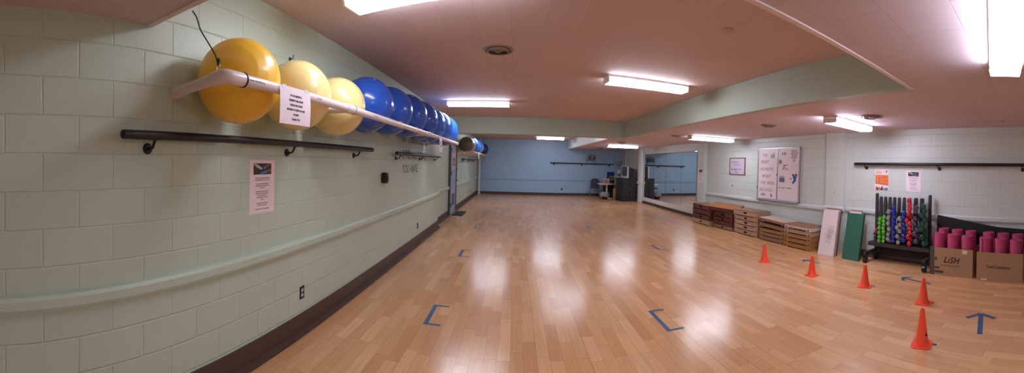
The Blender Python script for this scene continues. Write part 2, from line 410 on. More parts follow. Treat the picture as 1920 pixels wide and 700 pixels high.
fixture('big bright ceiling light overhead beside the right wall, cut by the photo edge', 1.81, .315, ZL, .22, 1.24)
fixture('fluorescent light behind the beam, above the middle of the far floor', 1.60, 10.7, ZH)
fixture('fluorescent light behind the beam, above the far shelf side of the floor', -.85, 13.3, ZH)
fixture('fluorescent light on the low ceiling near the pilaster, above the dumbbell rack side', 4.42, 3.18, ZL, .1, 1.15, M_lens2)
fixture('fluorescent light on the low ceiling in front of the small whiteboard', 4.62, 7.45, ZL, 0, 1.24)
fixture('fluorescent light on the far raised ceiling against the blue wall', 1.56, 15.8, ZH, 0)
fixture('fluorescent light on the far low ceiling near the television', 4.10, 13.1, 2.40, 0)

def vent(label, x, y, z, r=.165):
    t = thing('ceiling_vent', label, 'ceiling vent', (x, y, z), 0, 'round ceiling vents')
    MB().lathe([(r, 0), (r, -.006), (r*.93, -.014), (r*.80, -.008), (r*.80, 0)]).build('rim', M_vent, t, smooth=40)
    for k, f in enumerate((.74, .56, .38)):
        MB().lathe([(r*f, -.004), (r*f*1.02, -.010), (r*(f-.13), -.030+.004*k), (r*(f-.14), -.024+.004*k), (r*f, -.004)]).build('cone_ring', M_vent, t, smooth=40)
    MB().lathe([(0, -.003), (r*.8, -.003), (r*.8, -.001), (0, -.001)]).build('throat', M_ventd, t)
    MB().lathe([(0, -.026), (r*.2, -.026), (r*.22, -.018), (0, -.018)]).build('centre_disc', M_vent, t)
    return t
vent('round metal vent in the raised ceiling over the middle of the floor', -.21, 3.77, ZH)
vent('round vent in the raised ceiling just behind the light by the beam', -.28, 7.5, ZH)
vent('dark round vent on the low ceiling beside the light near the pilaster', 4.15, 2.62, ZL)
vent('dark round vent on the low ceiling in front of the tall message board', 4.02, 4.62, ZL, .14)
vent('round vent on the low ceiling beside the light in front of the small whiteboard', 3.80, 7.75, ZL, .15)
vent('round vent in the far raised ceiling above the blue wall', -.30, 14.6, ZH, .2)
vent('round vent on the far low ceiling next to the bright triangular bulkhead', 3.9, 16.0, 2.40, .16)
vent('round vent on the far low ceiling in front of the light near the television', 3.6, 11.6, 2.40, .16)
tag(MB().lathe([(0, 0), (.055, 0), (.055, -.006), (.048, -.010), (0, -.010)], (1.71, 2.54, ZH)).build('ceiling_plate', mat('cover_pink', 'c39a8c', .6), smooth=40),
    'small round pink cover plate on the raised ceiling', 'cover plate')
tag(MB().lathe([(0, 0), (.045, 0), (.045, -.006), (.04, -.010), (0, -.010)], (5.05, .98, ZL)).build('ceiling_plate', mat('cover_pink', 'c39a8c', .6), smooth=40),
    'tiny plate on the low ceiling past the overhead light, above the mat boxes', 'cover plate')

# ------------------------------------------------------------------ stability balls and their pipe shelves
def ball_mat(name, col, rough=.28):
    m = mat(name, col, rough, noise=.05, scale=3, coat=.25)
    return m
BM = {'amber': ball_mat('amber_vinyl', 'fcc637', .38), 'cream': ball_mat('pale_yellow_vinyl', 'f0da94', .24),
      'blue': ball_mat('royal_blue_vinyl', '2355ba', .22), 'blue2': ball_mat('bright_blue_vinyl', '2d6cd0', .26), 'navy': ball_mat('navy_vinyl', '143a86', .3),
      'grey': ball_mat('brown_grey_vinyl', '6d625c', .3), 'silver': ball_mat('silver_vinyl', 'aeb2ba', .25), 'pale': ball_mat('pale_blue_vinyl', '8ea9d6', .3)}
def big_ball(label, c, r, m, group, ribs=True, ax=(0, 1, 0)):
    t = thing('stability_ball', label, 'exercise ball', c, 0, group)
    b = MB()
    # moulded ribs: rings about the y axis raised a millimetre or two
    prof = []
    N_ = 72
    for k in range(N_+1):
        a = -PI/2+PI*k/N_
        rr = r+(.0016*max(0, math.cos(a*22)) if ribs and abs(a) < 1.1 else 0)
        prof.append((max(0, rr*math.cos(a)), rr*math.sin(a)))
    prof[0] = (0, -r); prof[-1] = (0, r)
    b.lathe(prof, n=64)
    o = b.build('shell', m, t, smooth=60); o.rotation_euler = (PI/2, 0, .5)
    d = Vector((.45, -.35, .82)).normalized() if random.random() < .5 else Vector((-.2, -.3, .93)).normalized()
    p = MB(); p.cyl(d*(r-.004), d*(r+.003), .008, .006, n=12)
    p.build('plug', mat('plug_white', 'e9e2d0', .4), t)
    return t
g = 'stability balls on the near pipe shelf'
RY, RBL = .258, .31
xs_y, xs_b = XL+RY+.006, XL+RBL+.006
big_ball('large amber yellow exercise ball, nearest on the pipe shelf', (xs_y, 1.55, 2.06), RY, BM['amber'], g)
big_ball('pale yellow exercise ball behind the sign, second on the shelf', (xs_y, 2.165, 2.062), RY, BM['cream'], g)
big_ball('pale yellow exercise ball next to the first blue ball', (xs_y, 2.785, 2.064), RY, BM['cream'], g)
ordn = ['first', 'second', 'third', 'fourth', 'fifth', 'sixth', 'seventh', 'eighth', 'ninth', 'tenth', 'eleventh', 'twelfth']
for k in range(7):
    lab = {0: 'royal blue exercise ball, first blue one after the pale yellow balls', 6: 'blue exercise ball at the far end of the near pipe shelf'}.get(k, 'shiny blue exercise ball, %s of the seven blue balls on the near shelf' % ordn[k])
    rb = (.285, .292, .30, .305, .305, .31, .31)[k]; cx = XL+rb+.006       # wedged between the wall and the outer pipe
    big_ball(lab, (cx, 3.37+.643*k, 1.987+math.sqrt((rb+.032)**2-(-1.262-cx)**2)), rb, BM['blue'] if k < 4 else BM['blue2'], g)
g2 = 'stability balls on the far pipe shelf'
for lab, y, r, m in [('brownish grey exercise ball, nearest on the far shelf', 11.85, .262, 'grey'), ('silver grey exercise ball behind the brown grey one', 12.42, .262, 'silver'),
                     ('bright blue exercise ball behind the silver ball', 13.2, .28, 'blue2'), ('bright blue exercise ball touching the pale ball', 14.1, .285, 'blue2'),
                     ('pale grey blue exercise ball on the far shelf', 15.1, .285, 'pale'), ('deep navy exercise ball at the corner end of the far shelf', 17.3, .30, 'navy')]:
    big_ball(lab, (XL2+r+.01, y, 2.24 if r > .27 else 2.19), r, BM[m], g2)

XP, ZP, RP = -1.262, 1.987, .030
M_band = mat('purple_band', '3a2550', .5)
t = thing('pipe_shelf', 'white PVC pipe shelf frame holding the near row of exercise balls', 'pipe shelf', (0, 0, 0))
MB().cyl((XP, 1.22, ZP), (XP, 7.53, ZP), RP, n=24).build('outer_pipe', M_pvc, t, smooth=40)
# elbow
el = []
for k in range(9):
    a = PI/2*k/8; el.append((XP-.06+.06*math.cos(-a+0), 1.22-.06*math.sin(a), ZP))
b = MB(); b.tube([(XP, 1.285, ZP), (XP, 1.20, ZP), (XP-.003, 1.182, ZP), (XP-.014, 1.170, ZP), (XP-.032, 1.166, ZP), (XP-.10, 1.176, ZP)], .0355, n=20); b.build('elbow', M_pvc, t, smooth=40)
for k, y in enumerate((1.16, 2.465, 4.98, 7.51)):
    MB().cyl((XL+.003, y+(.09 if k == 0 else 0), ZP), (XP-(.06 if k == 0 else .0), y+(.01 if k == 0 else 0), ZP), RP, n=24).build('cross_pipe', M_pvc, t, smooth=40)
    MB().cyl((XL+.001, y+(.09 if k == 0 else 0), ZP), (XL+.05, y+(.085 if k == 0 else 0), ZP), .037, n=24).build('wall_socket', M_pvc, t, smooth=40)
    if k: MB().cyl((XP, y-.06, ZP), (XP, min(y+.06, 7.55), ZP), .037, n=24).build('tee_fitting', M_pvc, t, smooth=40)
MB().cyl((XP, 1.288, ZP), (XP, 1.295, ZP), .0392, n=24).build('marker_ring', M_band, t, smooth=40)
for i in range(3):
    text('pipe_print', ('NSF-PW   SCH 40 PVC-1120', 'PVC 1-1/2 IN', 'ASTM D-1785  280 PSI')[i], .012, mat('red_print', '9b5f68', .6) if i else M_ink, t, (XP+RP+.0004, (1.31, 1.95, 2.9)[i], ZP-.004), 'E', xs=.8, depth=.0003)
for y in (2.53, 3.69, 4.33, 5.62):
    lp = [(XP+.036*math.cos(a), y+.004*math.sin(3*a), ZP+.036*math.sin(a)) for a in [2*PI*k/20 for k in range(21)]]
    MB().tube(lp, .003, n=6).build('tie_loop', M_band if y < 3 else M_pvc, t)
# supporting cord
b = MB(); P0, P1 = Vector((-1.46, 1.115, ZL-.024)), Vector((XP-.05, 1.165, ZP+.085)); pts = []
for k in range(24):
    f = k/23; p = P0.lerp(P1, f); p += Vector((.005*math.sin(f*11), .003*math.sin(f*16), -.012*math.sin(PI*f))); pts.append(p)
cr = thing('support_cord', 'thin dark green cord tied from the low ceiling edge to the shelf elbow', 'cord', (0, 0, 0))
MB().tube(pts, .0035, n=8).build('cord', mat('green_cord', '2c4238', .7), cr, smooth=60)
b = MB(); b.ball(tuple(P1), .012, 12); b.ball(tuple(P1+Vector((.002, 0, -.018))), .009, 12); b.build('knot', mat('green_cord', '2c4238', .7), cr, smooth=60)
lp = [P1+Vector((.012*math.cos(a), 0, -.035+.018*math.sin(a))) for a in [2*PI*k/16 for k in range(17)]]
MB().tube(lp, .0025, n=6).build('ring', M_steel, cr, smooth=60)
# hooks above the balls
def hook(label, y, z):
    t = thing('wall_hook', label, 'hook', (XL, y, z), 0, 'small hooks above the balls')
    MB().cyl((0, 0, 0), (.006, 0, 0), .014, n=12).build('plate', M_black, t)
    MB().tube([(.004, 0, 0), (.03, 0, -.004), (.04, 0, .012), (.036, 0, .028)], .004, n=8).build('shank', M_black, t, smooth=60)
hook('small black hook on the wall above the first pale yellow ball', 2.42, 2.44)
hook('small black hook on the wall above the first blue ball', 4.20, 2.60)

t = thing('pipe_shelf', 'beige pipe shelf frame under the far row of exercise balls', 'pipe shelf', (0, 0, 0))
M_pvc2 = mat('beige_pvc', 'd8c0a8', .4)
XP2, ZP2 = -1.38, 1.93
MB().cyl((XP2, 11.46, ZP2), (XP2, 17.2, ZP2), .03, n=20).build('outer_pipe', M_pvc2, t, smooth=40)
MB().cyl((XL2+.06, 11.46, ZP2-.035), (XL2+.06, 17.5, ZP2-.035), .028, n=20).build('inner_pipe', M_pvc2, t, smooth=40)
for y in (11.48, 12.82, 14.6, 17.2):
    MB().cyl((XL2+.003, y, ZP2-.03), (XP2, y, ZP2-.002), .026, n=20).build('cross_pipe', M_pvc2, t, smooth=40)
MB().cyl((XP2, 17.1, ZP2), (XP2, 17.1, ZP2-.30), .014, n=12).build('drop_leg', M_pvc, t, smooth=40)
# white vertical pipe in the corner
t = thing('drain_pipe', 'white vertical pipe with fittings in the far left corner', 'pipe', (-1.80, 17.74, 0))
MB().cyl((0, 0, .02), (0, 0, ZH), .058, n=24).build('pipe', mat('drain_white', 'd9cfcb', .4), t, smooth=40)
b = MB(); b.cyl((0, 0, 0), (0, 0, .06), .085, n=24); b.cyl((0, 0, .14), (0, 0, .26), .075, n=24); b.build('coupling', mat('drain_white', 'd9cfcb', .4), t, smooth=40)
MB().cyl((0, -.05, .2), (0, -.12, .2), .045, n=20).build('cleanout_plug', mat('drain_white', 'd9cfcb', .4), t, smooth=40)

# ------------------------------------------------------------------ paper notices
def ypaper(name, label, x, y0, y1, z0, z1, facing, m, group=None, curl=0):
    """sheet on a wall of constant x. returns root thing at its lower edge"""
    t = thing(name, label, 'poster' if name != 'paper_sign' else 'sign', (x, 0, 0), 0, group)
    s = 1 if facing == 'E' else -1
    MB().box((0, y0, z0), (s*.0012, y1, z1)).build('sheet', m, t)
    return t, s
M_photo_d = mat('print_dark_brown', '3c2a28', .5, noise=.5, scale=30)
M_glove = mat('print_blue', '3f7fc0', .5, noise=.2)
M_skin = mat('print_skin', '8a5038', .5, noise=.3, scale=40)
M_grey_p = mat('print_grey', 'b9b4b8', .5, noise=.3, scale=30)
def photo_wipe(t, x, y0, y1, z0, z1, s):
    """print of gloved hands wiping a bench; y0 is the reader's left edge"""
    dy = y1-y0; e = .0002*s
    def P(u, v): return (x+e, y0+dy*u, z0+(z1-z0)*v)
    MB().prism([P(0, 0), P(1, 0), P(1, 1), P(0, 1)], (s*.0003, 0, 0)).build('photo', M_photo_d, t)
    q = lambda pts, n, m, lift: MB().prism([(P(u, v)[0]+s*lift, P(u, v)[1], P(u, v)[2]) for u, v in pts], (s*.0002, 0, 0)).build(n, m, t)
    q([(0, .95), (.12, 1), (.5, .55), (.42, .42), (.15, .65)], 'photo_bench', M_grey_p, .0004)
    q([(.98, .9), (.65, .55), (.6, .7), (.85, 1), (.98, 1)], 'photo_arm', M_skin, .0004)
    q([(1, .5), (.72, .35), (.7, .15), (1, .28)], 'photo_arm', M_skin, .0004)
    q([(.52, .5), (.58, .75), (.68, .62), (.64, .48)], 'photo_glove', M_glove, .0006)
    q([(.3, .0), (.45, .22), (.72, .38), (.74, .15), (.5, .02)], 'photo_glove', M_glove, .0006)
LINES = ['Please wipe down all stations and benches', 'of the equipment before and after each use.', '',
         'Please wipe down all mats, stability', 'balls, equipment and handles before and', 'after each use.', '',
         'Please wait at least 1-2 minutes after a', 'maintenance team disinfects an area so', 'the impact on the surface is', 'sufficient and has time to sanitize',
         'the area.', '', 'Practice Social Distancing of at least', '6 feet between each person.', '', 'Help us to keep our members healthy!!']
def notice(label, x, yl, yr, z0, z1, facing, m=M_paperp, wide=True):
    t, s = ypaper('notice_poster', label, x, min(yl, yr), max(yl, yr), z0, z1, facing, m)
    dy = yr-yl; dz = z1-z0
    photo_wipe(t, s*.0012, yl+dy*.14, yl+dy*.86, z1-dz*.27, z1-dz*.06, s)
    size = dz*.0275
    tz = z1-dz*.345
    for i, L_ in enumerate(LINES):
        if L_: text('print_line', L_, size, M_ink, t, (s*.0014, (yl+yr)/2, tz-i*dz*.0365), facing, xs=.86*abs(dy)/(dz*.70)*1.0, align='CENTER', bold=.0003, depth=.0002)
    return t
notice('pink tinted cleaning notice taped to the left wall below the long barre', XL, 1.94, 2.235, 1.16, 1.575, 'E')
notice('cleaning notice on the wall strip beside the mirror', XR2, 9.74, 9.44, 1.13, 1.58, 'W', M_paper)
notice('white cleaning notice under the right barre, next to the orange poster', XR, 2.83, 2.54, 1.26, 1.63, 'W', M_paper)

# hanging sign on the near shelf pipe
def hang_sign(label, x, y0, y1, z0, z1, lines, size, tilt=0):
    t = thing('paper_sign', label, 'sign', (x, (y0+y1)/2, z1), tilt)
    w = (y1-y0)/2; h = z1-z0
    b = MB(); n = 8
    vs = [[b.bm.verts.new((.006*math.sin(j/n*PI*.9), -w+2*w*i, -h*j/n)) for i in (0, 1)] for j in range(n+1)]
    for j in range(n): b.bm.faces.new((vs[j][0], vs[j][1], vs[j+1][1], vs[j+1][0]))
    o = b.build('sheet', M_paper, t); sm = o.modifiers.new('thick', 'SOLIDIFY'); sm.thickness = .001; sm.offset = 0
    for i, L_ in enumerate(lines):
        if L_:
            z = -h*.25-i*size*1.65
            text('print_line', L_, size, M_ink, t, (.0012+.006*math.sin(-z/h*PI*.9), 0, z), 'E', xs=.82, align='CENTER', bold=.0005, depth=.0003)
    for a in (-w*.85, w*.6): MB().box((-.001, a, -.014), (.0022, a+w*.25, .007)).build('tape_strip', mat('clear_tape', 'ecdfe6', .2), t)
    return t
SG = ['IF YOU REMOVE A', 'STABILITY BALL FROM', 'THIS ROOM, PLEASE', 'RETURN IT WHEN YOU ARE', 'DONE!!!', 'THANK YOU']
hang_sign('white paper sign in capitals hanging from the pipe below the yellow balls', XP+RP+.006, 1.55, 1.845, 1.79, 2.005, SG, .0165, -.03)
hang_sign('small white paper sign hanging from the pipe below the last blue balls', XP+RP+.014, 5.52, 5.78, 1.75, 1.972, SG, .0165, .05)
o = hang_sign('white paper hanging under the far shelf by the corner pipe', XP2+.036, 12.75, 13.0, 1.72, 1.95, [], .012)

# ------------------------------------------------------------------ barres
def barre_y(label, xw, s, y0, y1, z, ys, r=.027, off=.085):
    t = thing('wall_barre', label, 'barre', (xw, 0, 0))
    b = MB(); b.cyl((s*off, y0, z), (s*off, y1, z), r, n=20)
    b.ball((s*off, y0, z), r, 16, (1, .5, 1)); b.ball((s*off, y1, z), r, 16, (1, .5, 1)); b.build('rail', M_black, t, smooth=40)
    for y in ys:
        br = MB(); br.tube([(s*.006, y, z-.075), (s*.035, y, z-.078), (s*.06, y, z-.07), (s*.072, y, z-.05), (s*off, y, z-.026)], .0085, n=10)
        br.box((s*off-.012, y-.03, z-.028), (s*off+.012, y+.03, z-.021))
        o = br.build('bracket', M_black, t, smooth=40)
        MB().cyl((s*.0005, y, z-.075), (s*.012, y, z-.075), .034, .026, n=20).build('wall_plate', M_black, o, smooth=40)
    return t
barre_y('long black wall barre under the yellow exercise balls', XL, 1, .855, 4.02, 1.715, (1.06, 2.40, 3.68))
barre_y('black wall barre across the painted slogan', XL, 1, 4.95, 8.0, 1.70, (5.15, 6.5, 7.75))
barre_y('short looking black barre beyond the door, under the far ball shelf', XL2, 1, 12.2, 16.3, 1.69, (12.6, 14.1, 15.7))
barre_y('black barre on the right wall above the dumbbell rack', XR, -1, -.6, 3.90, 1.745, (3.68, 2.19, .75, -.4))
t = thing('wall_barre', 'long black barre across the blue far wall', 'barre', (0, YF, 0))
MB().cyl((1.78, -.085, 1.665), (5.14, -.085, 1.665), .026, n=20).build('rail', M_black, t, smooth=40)
for x in (1.98, 3.43, 4.9):
    o = MB().tube([(x, -.006, 1.58), (x, -.05, 1.575), (x, -.085, 1.64)], .012, n=8).build('bracket', M_black, t, smooth=40)
    MB().cyl((x, -.0005, 1.585), (x, -.014, 1.585), .04, n=18).build('wall_plate', M_black, o, smooth=40)

# ------------------------------------------------------------------ outlets, switch, dispenser
def outlet(label, loc, rz, m=M_black, m2=None):
    t = thing('wall_outlet', label, 'outlet', loc, rz)        # local: faces +x
    MB().box((0, -.035, -.058), (.005, .035, .058)).build('cover', m, t, bevel=.002)
    for z in (-.022, .022):
        r = MB().cyl((.005, 0, z), (.0075, 0, z), .016, n=20).build('receptacle', m2 or mat('socket_face', 'd9cfd0', .5), t)
        b = MB()
        b.box((.0075, -.007, z-.002), (.0082, -.005, z+.008)); b.box((.0075, .005, z-.002), (.0082, .007, z+.008)); b.cyl((.0075, 0, z-.009), (.0082, 0, z-.009), .003, n=8)
        b.build('slot', M_black, r)
outlet('black power outlet low on the left wall, nearest the camera', (XL, 2.66, .36), 0)
outlet('black power outlet low on the left wall before the pilaster', (XL, 6.50, .345), 0, m2=M_blackm)
outlet('grey outlet low on the left wall just beyond the door', (XL2, 12.5, .34), 0, mat('outlet_grey', '8f948c', .5), M_blackm)
outlet('dark outlet low on the left wall near the far corner', (XL2, 15.2, .34), 0, m2=M_blackm)
outlet('black outlet low on the blue wall left of the chair', (2.42, YF, .32), -PI/2, m2=M_blackm)
outlet('pale outlet low on the blue wall near the left corner', (-.26, YF, .30), -PI/2, mat('outlet_pale', '9db6c8', .5), mat('outlet_pale2', 'cfd8df', .5))
t = thing('light_switch', 'black light switch on the wall just beyond the door', 'switch', (XL2, 11.62, 1.34))
MB().box((0, -.04, -.08), (.008, .04, .08)).build('cover', M_black, t, bevel=.002); MB().box((.008, -.01, -.02), (.018, .01, .02)).build('toggle', M_blackm, t)
t = thing('sanitizer_dispenser', 'black rounded dispenser mounted on the left wall past the long barre', 'dispenser', (XL, 4.60, 1.345))
b = MB(); b.box((.001, -.05, -.075), (.085, .05, .075)); b.build('body', M_black, t, bevel=.022)
MB().box((.086, -.022, -.045), (.089, .022, .02)).build('window', M_blackm, t, bevel=.001)
b = MB(); b.cyl((.02, .05, .01), (.02, .085, .01), .008, n=10); b.tube([(.02, .085, .025), (.02, .10, .01), (.02, .085, -.025)], .005, n=8); b.build('key_ring', M_steel, t, smooth=50)
t = thing('wall_emblem', 'tiny red and black emblem sticker on the right pilaster', 'sticker', (XR-.09, 4.40, 1.165))
MB().box((-.001, -.022, -.022), (0, .022, .022)).build('card', mat('grey_card', 'cfcfcb', .5), t)
text('mark', 'C', .045, mat('red_ink', 'a02a30', .5), t, (-.0012, .014, -.015), 'W', bold=.003, depth=.0002)
for lab, y, z in (('small grey cover plate on the wall under the small whiteboard', 8.02, 1.13), ('small metal clip on the wall left of the tall message board', 6.93, 1.14)):
    t = thing('wall_clip', lab, 'wall plate', (XR, y, z)); MB().box((-.008, -.018, -.03), (0, .018, .03)).build('plate', mat('clip_grey', '8d8b88', .5), t, bevel=.002)
    MB().cyl((-.008, 0, .005), (-.016, 0, .005), .008, n=10).build('knob', M_ventd, t)

# ------------------------------------------------------------------ door in the left wall
d = MB().box((XL2+.004, 10.26, .012), (XL2+.045, 11.20, 2.10)).build('door_1', mat('door_blue_grey', 'a0adc8', .45, noise=.05), kind='structure')
fr = MB(); M_frm = mat('door_frame_dark', '4a4b52', .5)
fr.box((XL2+.001, 10.16, 0), (XL2+.06, 10.25, 2.18)); fr.box((XL2+.001, 11.21, 0), (XL2+.06, 11.30, 2.18)); fr.box((XL2+.001, 10.16, 2.11), (XL2+.06, 11.30, 2.18))
fr.build('frame', M_frm, d)
b = MB(); b.box((XL2+.046, 10.5, .25), (XL2+.052, 11.0, .62)); b.build('louver', mat('louver_grey', '7e88a0', .5), d)
b = MB()
for k in range(9):
    for j in range(10): b.box((XL2+.052, 10.52+j*.048, .27+k*.038), (XL2+.0535, 10.55+j*.048, .29+k*.038))
b.build('louver_slots', M_blackm, d)
b = MB(); b.cyl((XL2+.045, 11.12, 1.0), (XL2+.10, 11.12, 1.0), .012, n=12); b.ball((XL2+.11, 11.12, 1.0), .028, 14); b.build('handle', M_steel, d, smooth=50)
for z in (.3, 1.25, 1.95): MB().cyl((XL2+.065, 10.262, z-.06), (XL2+.065, 10.262, z+.06), .012, n=10).build('hinge', M_black, d)
t, s = ypaper('door_notice', 'red and white notice posted on the blue grey door', XL2+.046, 10.6, 10.95, 1.36, 1.86, 'E', M_paperp)
MB().box((.0012, 10.62, 1.46), (.0016, 10.93, 1.72)).build('red_panel', mat('notice_red', 'b5544c', .5), t)
text('print_line', 'STOP', .1, M_paper, t, (.0017, 10.66, 1.55), 'E', depth=.0002); text('print_line', 'NO EXIT', .06, M_ink, t, (.0014, 10.66, 1.39), 'E', depth=.0002)
tag(MB().box((XL2+.09, 10.25, 0), (XL2+.42, 11.2, .012)).build('door_mat', M_blackm, bevel=.004), 'thin black mat on the floor at the blue grey door', 'door mat')

# ------------------------------------------------------------------ mirrors
m, nt, bs = newmat('mirror_glass'); bs.inputs['Metallic'].default_value = 1; bs.inputs['Roughness'].default_value = .015; bs.inputs['Base Color'].default_value = (.86, .90, .90, 1)
n_ = nt.nodes.new('ShaderNodeTexNoise'); n_.inputs['Scale'].default_value = .9; bp = nt.nodes.new('ShaderNodeBump'); bp.inputs['Strength'].default_value = .05; bp.inputs['Distance'].default_value = .01
nt.links.new(n_.outputs['Fac'], bp.inputs['Height']); nt.links.new(bp.outputs[0], bs.inputs['Normal'])
M_mirror = m
ym = [9.82, 10.91, 12.20, 13.40, 14.50]
ml = ['tall wall mirror panel nearest the stacked steps', 'tall wall mirror panel, second from the cleaning notice', 'tall wall mirror panel, third from the cleaning notice', 'tall wall mirror panel nearest the television']
for k in range(4):
    t = thing('wall_mirror', ml[k], 'mirror', (XR2, 0, 0), 0, 'mirror panels on the right wall')
    MB().box((-.014, ym[k]+.004, .26), (-.001, ym[k+1]-.004, 2.13)).build('glass', M_mirror, t)
    for a in (ym[k]-.001, ym[k+1]-.004): MB().box((-.017, a, .255), (-.0005, a+.005, 2.133)).build('edge_strip', mat('mirror_edge', '6e767a', .4, metal=.5), t)
MB().box((XR2-.05, 9.80, .10), (XR2, 14.55, .25)).build('trim_6', mat('white_ledge', 'd5d2cd', .5), kind='structure', bevel=.006)
MB().box((XR2-.022, 9.80, 2.135), (XR2, 14.55, 2.17)).build('trim_7', mat('white_ledge', 'd5d2cd', .5), kind='structure')

t = thing('drain_pipe', 'white vertical pipe beside the black cabinet, between mirror and television', 'pipe', (XR2-.05, 14.62, 0))
MB().cyl((0, 0, .02), (0, 0, 2.40), .030, n=20).build('pipe', mat('drain_white2', 'e3e2e4', .35), t, smooth=40)
b = MB(); b.cyl((0, 0, .0), (0, 0, .12), .045, n=20); b.build('coupling', mat('drain_white2', 'e3e2e4', .35), t, smooth=40)
b = MB(); b.cyl((0, 0, .80), (0, 0, .90), .042, n=20); b.build('coupling', mat('drain_white2', 'e3e2e4', .35), t, smooth=40)
# ------------------------------------------------------------------ boards on the right wall
t = thing('message_board', 'tall two panel white message board with motivational letters', 'message board', (XR, 0, -.03))
y0, y1, ymid, z0, z1 = 5.44, 6.86, 6.15, .92, 2.13
M_al = mat('aluminium', 'b0aeb4', .35, metal=.7); M_bd = mat('pinkish_whiteboard', 'e9dadd', .35, noise=.02)
MB().box((-.035, ymid+.005, z0), (-.002, y1, z1)).build('panel', M_bd, t); MB().box((-.035, y0, z0), (-.002, ymid-.005, z1)).build('panel', M_bd, t)
b = MB()
for a, c in (((y0-.02, z0-.02), (y1+.02, z0+.004)), ((y0-.02, z1-.004), (y1+.02, z1+.02)), ((y0-.02, z0-.02), (y0+.006, z1+.02)), ((y1-.006, z0-.02), (y1+.02, z1+.02)), ((ymid-.014, z0), (ymid+.014, z1))):
    b.box((-.045, a[0], a[1]), (-.001, c[0], c[1]))
b.build('frame', M_al, t, bevel=.003)
MB().box((-.11, y0, z0-.035), (-.001, y1, z0-.018)).build('marker_tray', M_al, t, bevel=.004)
MB().box((-.055, ymid-.01, 1.49), (-.045, ymid+.01, 1.53)).build('latch', M_ventd, t)
M_lb = mat('dark_letters', '465069', .5)
for s_, y, z, w in (('THE', 6.73, 1.965, .9), ('BODY', 6.77, 1.80, .9), ('ACHIEVES', 6.80, 1.625, .92), ('WHAT', 6.73, 1.45, .95), ('THE MIND', 6.79, 1.285, .95), ('BELIEVES', 6.81, 1.115, .98)):
    text('letters', s_, .108, M_lb, t, (-.0355, y-.02, z-.02), 'W', xs=w*.88, shear=.22, space=1.32)
def scrap(y, z, w, h, cols, n=4):
    """small cut-out picture of a few people: bodies, raised arms and heads"""
    rnd = random.Random(int(y*100+z*1000))
    for k in range(n):
        yy = y+w/2-w*(k+.5)/n; hh = h*(.6+.4*rnd.random()); ww = w/n*.42; zb = z-h/2+h*.08*rnd.random(); cc = cols[k % len(cols)]; lean = (rnd.random()-.5)*w*.12
        b = MB(); x = -.0355
        b.prism([(x, yy-ww, zb), (x, yy-ww*.2, zb), (x, yy, zb+hh*.3), (x, yy+ww*.2, zb), (x, yy+ww, zb), (x, yy+ww*.8+lean, zb+hh*.55), (x, yy+ww*1.1+lean, zb+hh*.85), (x, yy+ww*.5+lean, zb+hh*.72),
                 (x, yy+ww*.35+lean, zb+hh), (x, yy-ww*.35+lean, zb+hh), (x, yy-ww*.5+lean, zb+hh*.72), (x, yy-ww*1.2+lean, zb+hh*.66), (x, yy-ww*.8, zb+hh*.5)], (-.0004-.0001*k, 0, 0))
        b.build('cut_out', mat('ink_'+cc, cc, .5, noise=.3, scale=60), t)
scrap(6.32, 1.98, .12, .17, ['4a4a4c', 'a8a4a6', '77706e']); scrap(5.93, 2.02, .17, .10, ['5a4d4c', 'c9b8b8']); scrap(6.05, 1.83, .1, .13, ['3c4456', '8d6a58'])
scrap(6.66, 1.02, .17, .08, ['5b5360', 'b08f8a'], 6); scrap(6.35, 1.02, .07, .1, ['5a2a30', '8d4a48'], 2); scrap(5.62, 1.69, .02, .03, ['6a6a70'], 1); scrap(5.55, 1.58, .02, .03, ['6a6a70'], 1)
# runner figure, group of people, tagline
b = MB(); b.prism([(-.0355, 5.98, 1.66), (-.0355, 5.93, 1.69), (-.0355, 5.80, 1.66), (-.0355, 5.79, 1.645), (-.0355, 5.90, 1.67), (-.0355, 5.97, 1.645)], (-.0004, 0, 0))
b.prism([(-.0355, 5.95, 1.72), (-.0355, 5.82, 1.755), (-.0355, 5.81, 1.74), (-.0355, 5.94, 1.70)], (-.0004, 0, 0)); b.cyl((-.0355, 5.93, 1.745), (-.0362, 5.93, 1.745), .015, n=10); b.box((-.036, 5.78, 1.63), (-.0355, 6.0, 1.638)); b.build('cut_out', mat('ink_5a2a38', '5a2a38', .5), t)
b = MB()
for k in range(5):
    yy = 6.06-k*.036; b.box((-.036, yy-.014, 1.34), (-.0355, yy+.014, 1.44+.02*(k % 2))); b.cyl((-.0355, yy, 1.46+.02*(k % 2)), (-.0361, yy, 1.46+.02*(k % 2)), .013, n=10)
b.build('cut_out', mat('ink_2a4a78', '2a4a78', .5, noise=.5, scale=60), t)
# the big Y mark: dark blue tail, blue bar, maroon triangle
b = MB(); b.prism([(-.0355, 5.60, 1.32), (-.0355, 5.66, 1.32), (-.0355, 5.53, 1.52), (-.0355, 5.52, 1.44)], (-.0005, 0, 0)); b.prism([(-.0355, 5.66, 1.54), (-.0355, 5.60, 1.54), (-.0355, 5.52, 1.44), (-.0355, 5.53, 1.38), (-.0355, 5.57, 1.35)], (-.0004, 0, 0))
b.build('y_logo', mat('logo_blue', '1c4f9c', .5), t)
MB().prism([(-.0355, 5.58, 1.54), (-.0355, 5.485, 1.54), (-.0355, 5.52, 1.455)], (-.0006, 0, 0)).build('y_logo', mat('logo_maroon', '6a1f4c', .5), t)
text('print_line', 'the', .045, M_lb, t, (-.0355, 5.73, 1.42), 'W', bold=.002)
text('print_line', 'Every   person   is   important', .034, M_ink, t, (-.0355, 6.09, 1.20), 'W', bold=.001)
for yy, zz in ((6.02, 1.11), (5.85, 1.13)): text('print_line', 'r', .04, M_ink, t, (-.0355, yy, zz), 'W')
MB().box((-.0362, 5.48, 1.80), (-.0355, 5.72, 2.10)).build('note_sheet', M_paper, t)
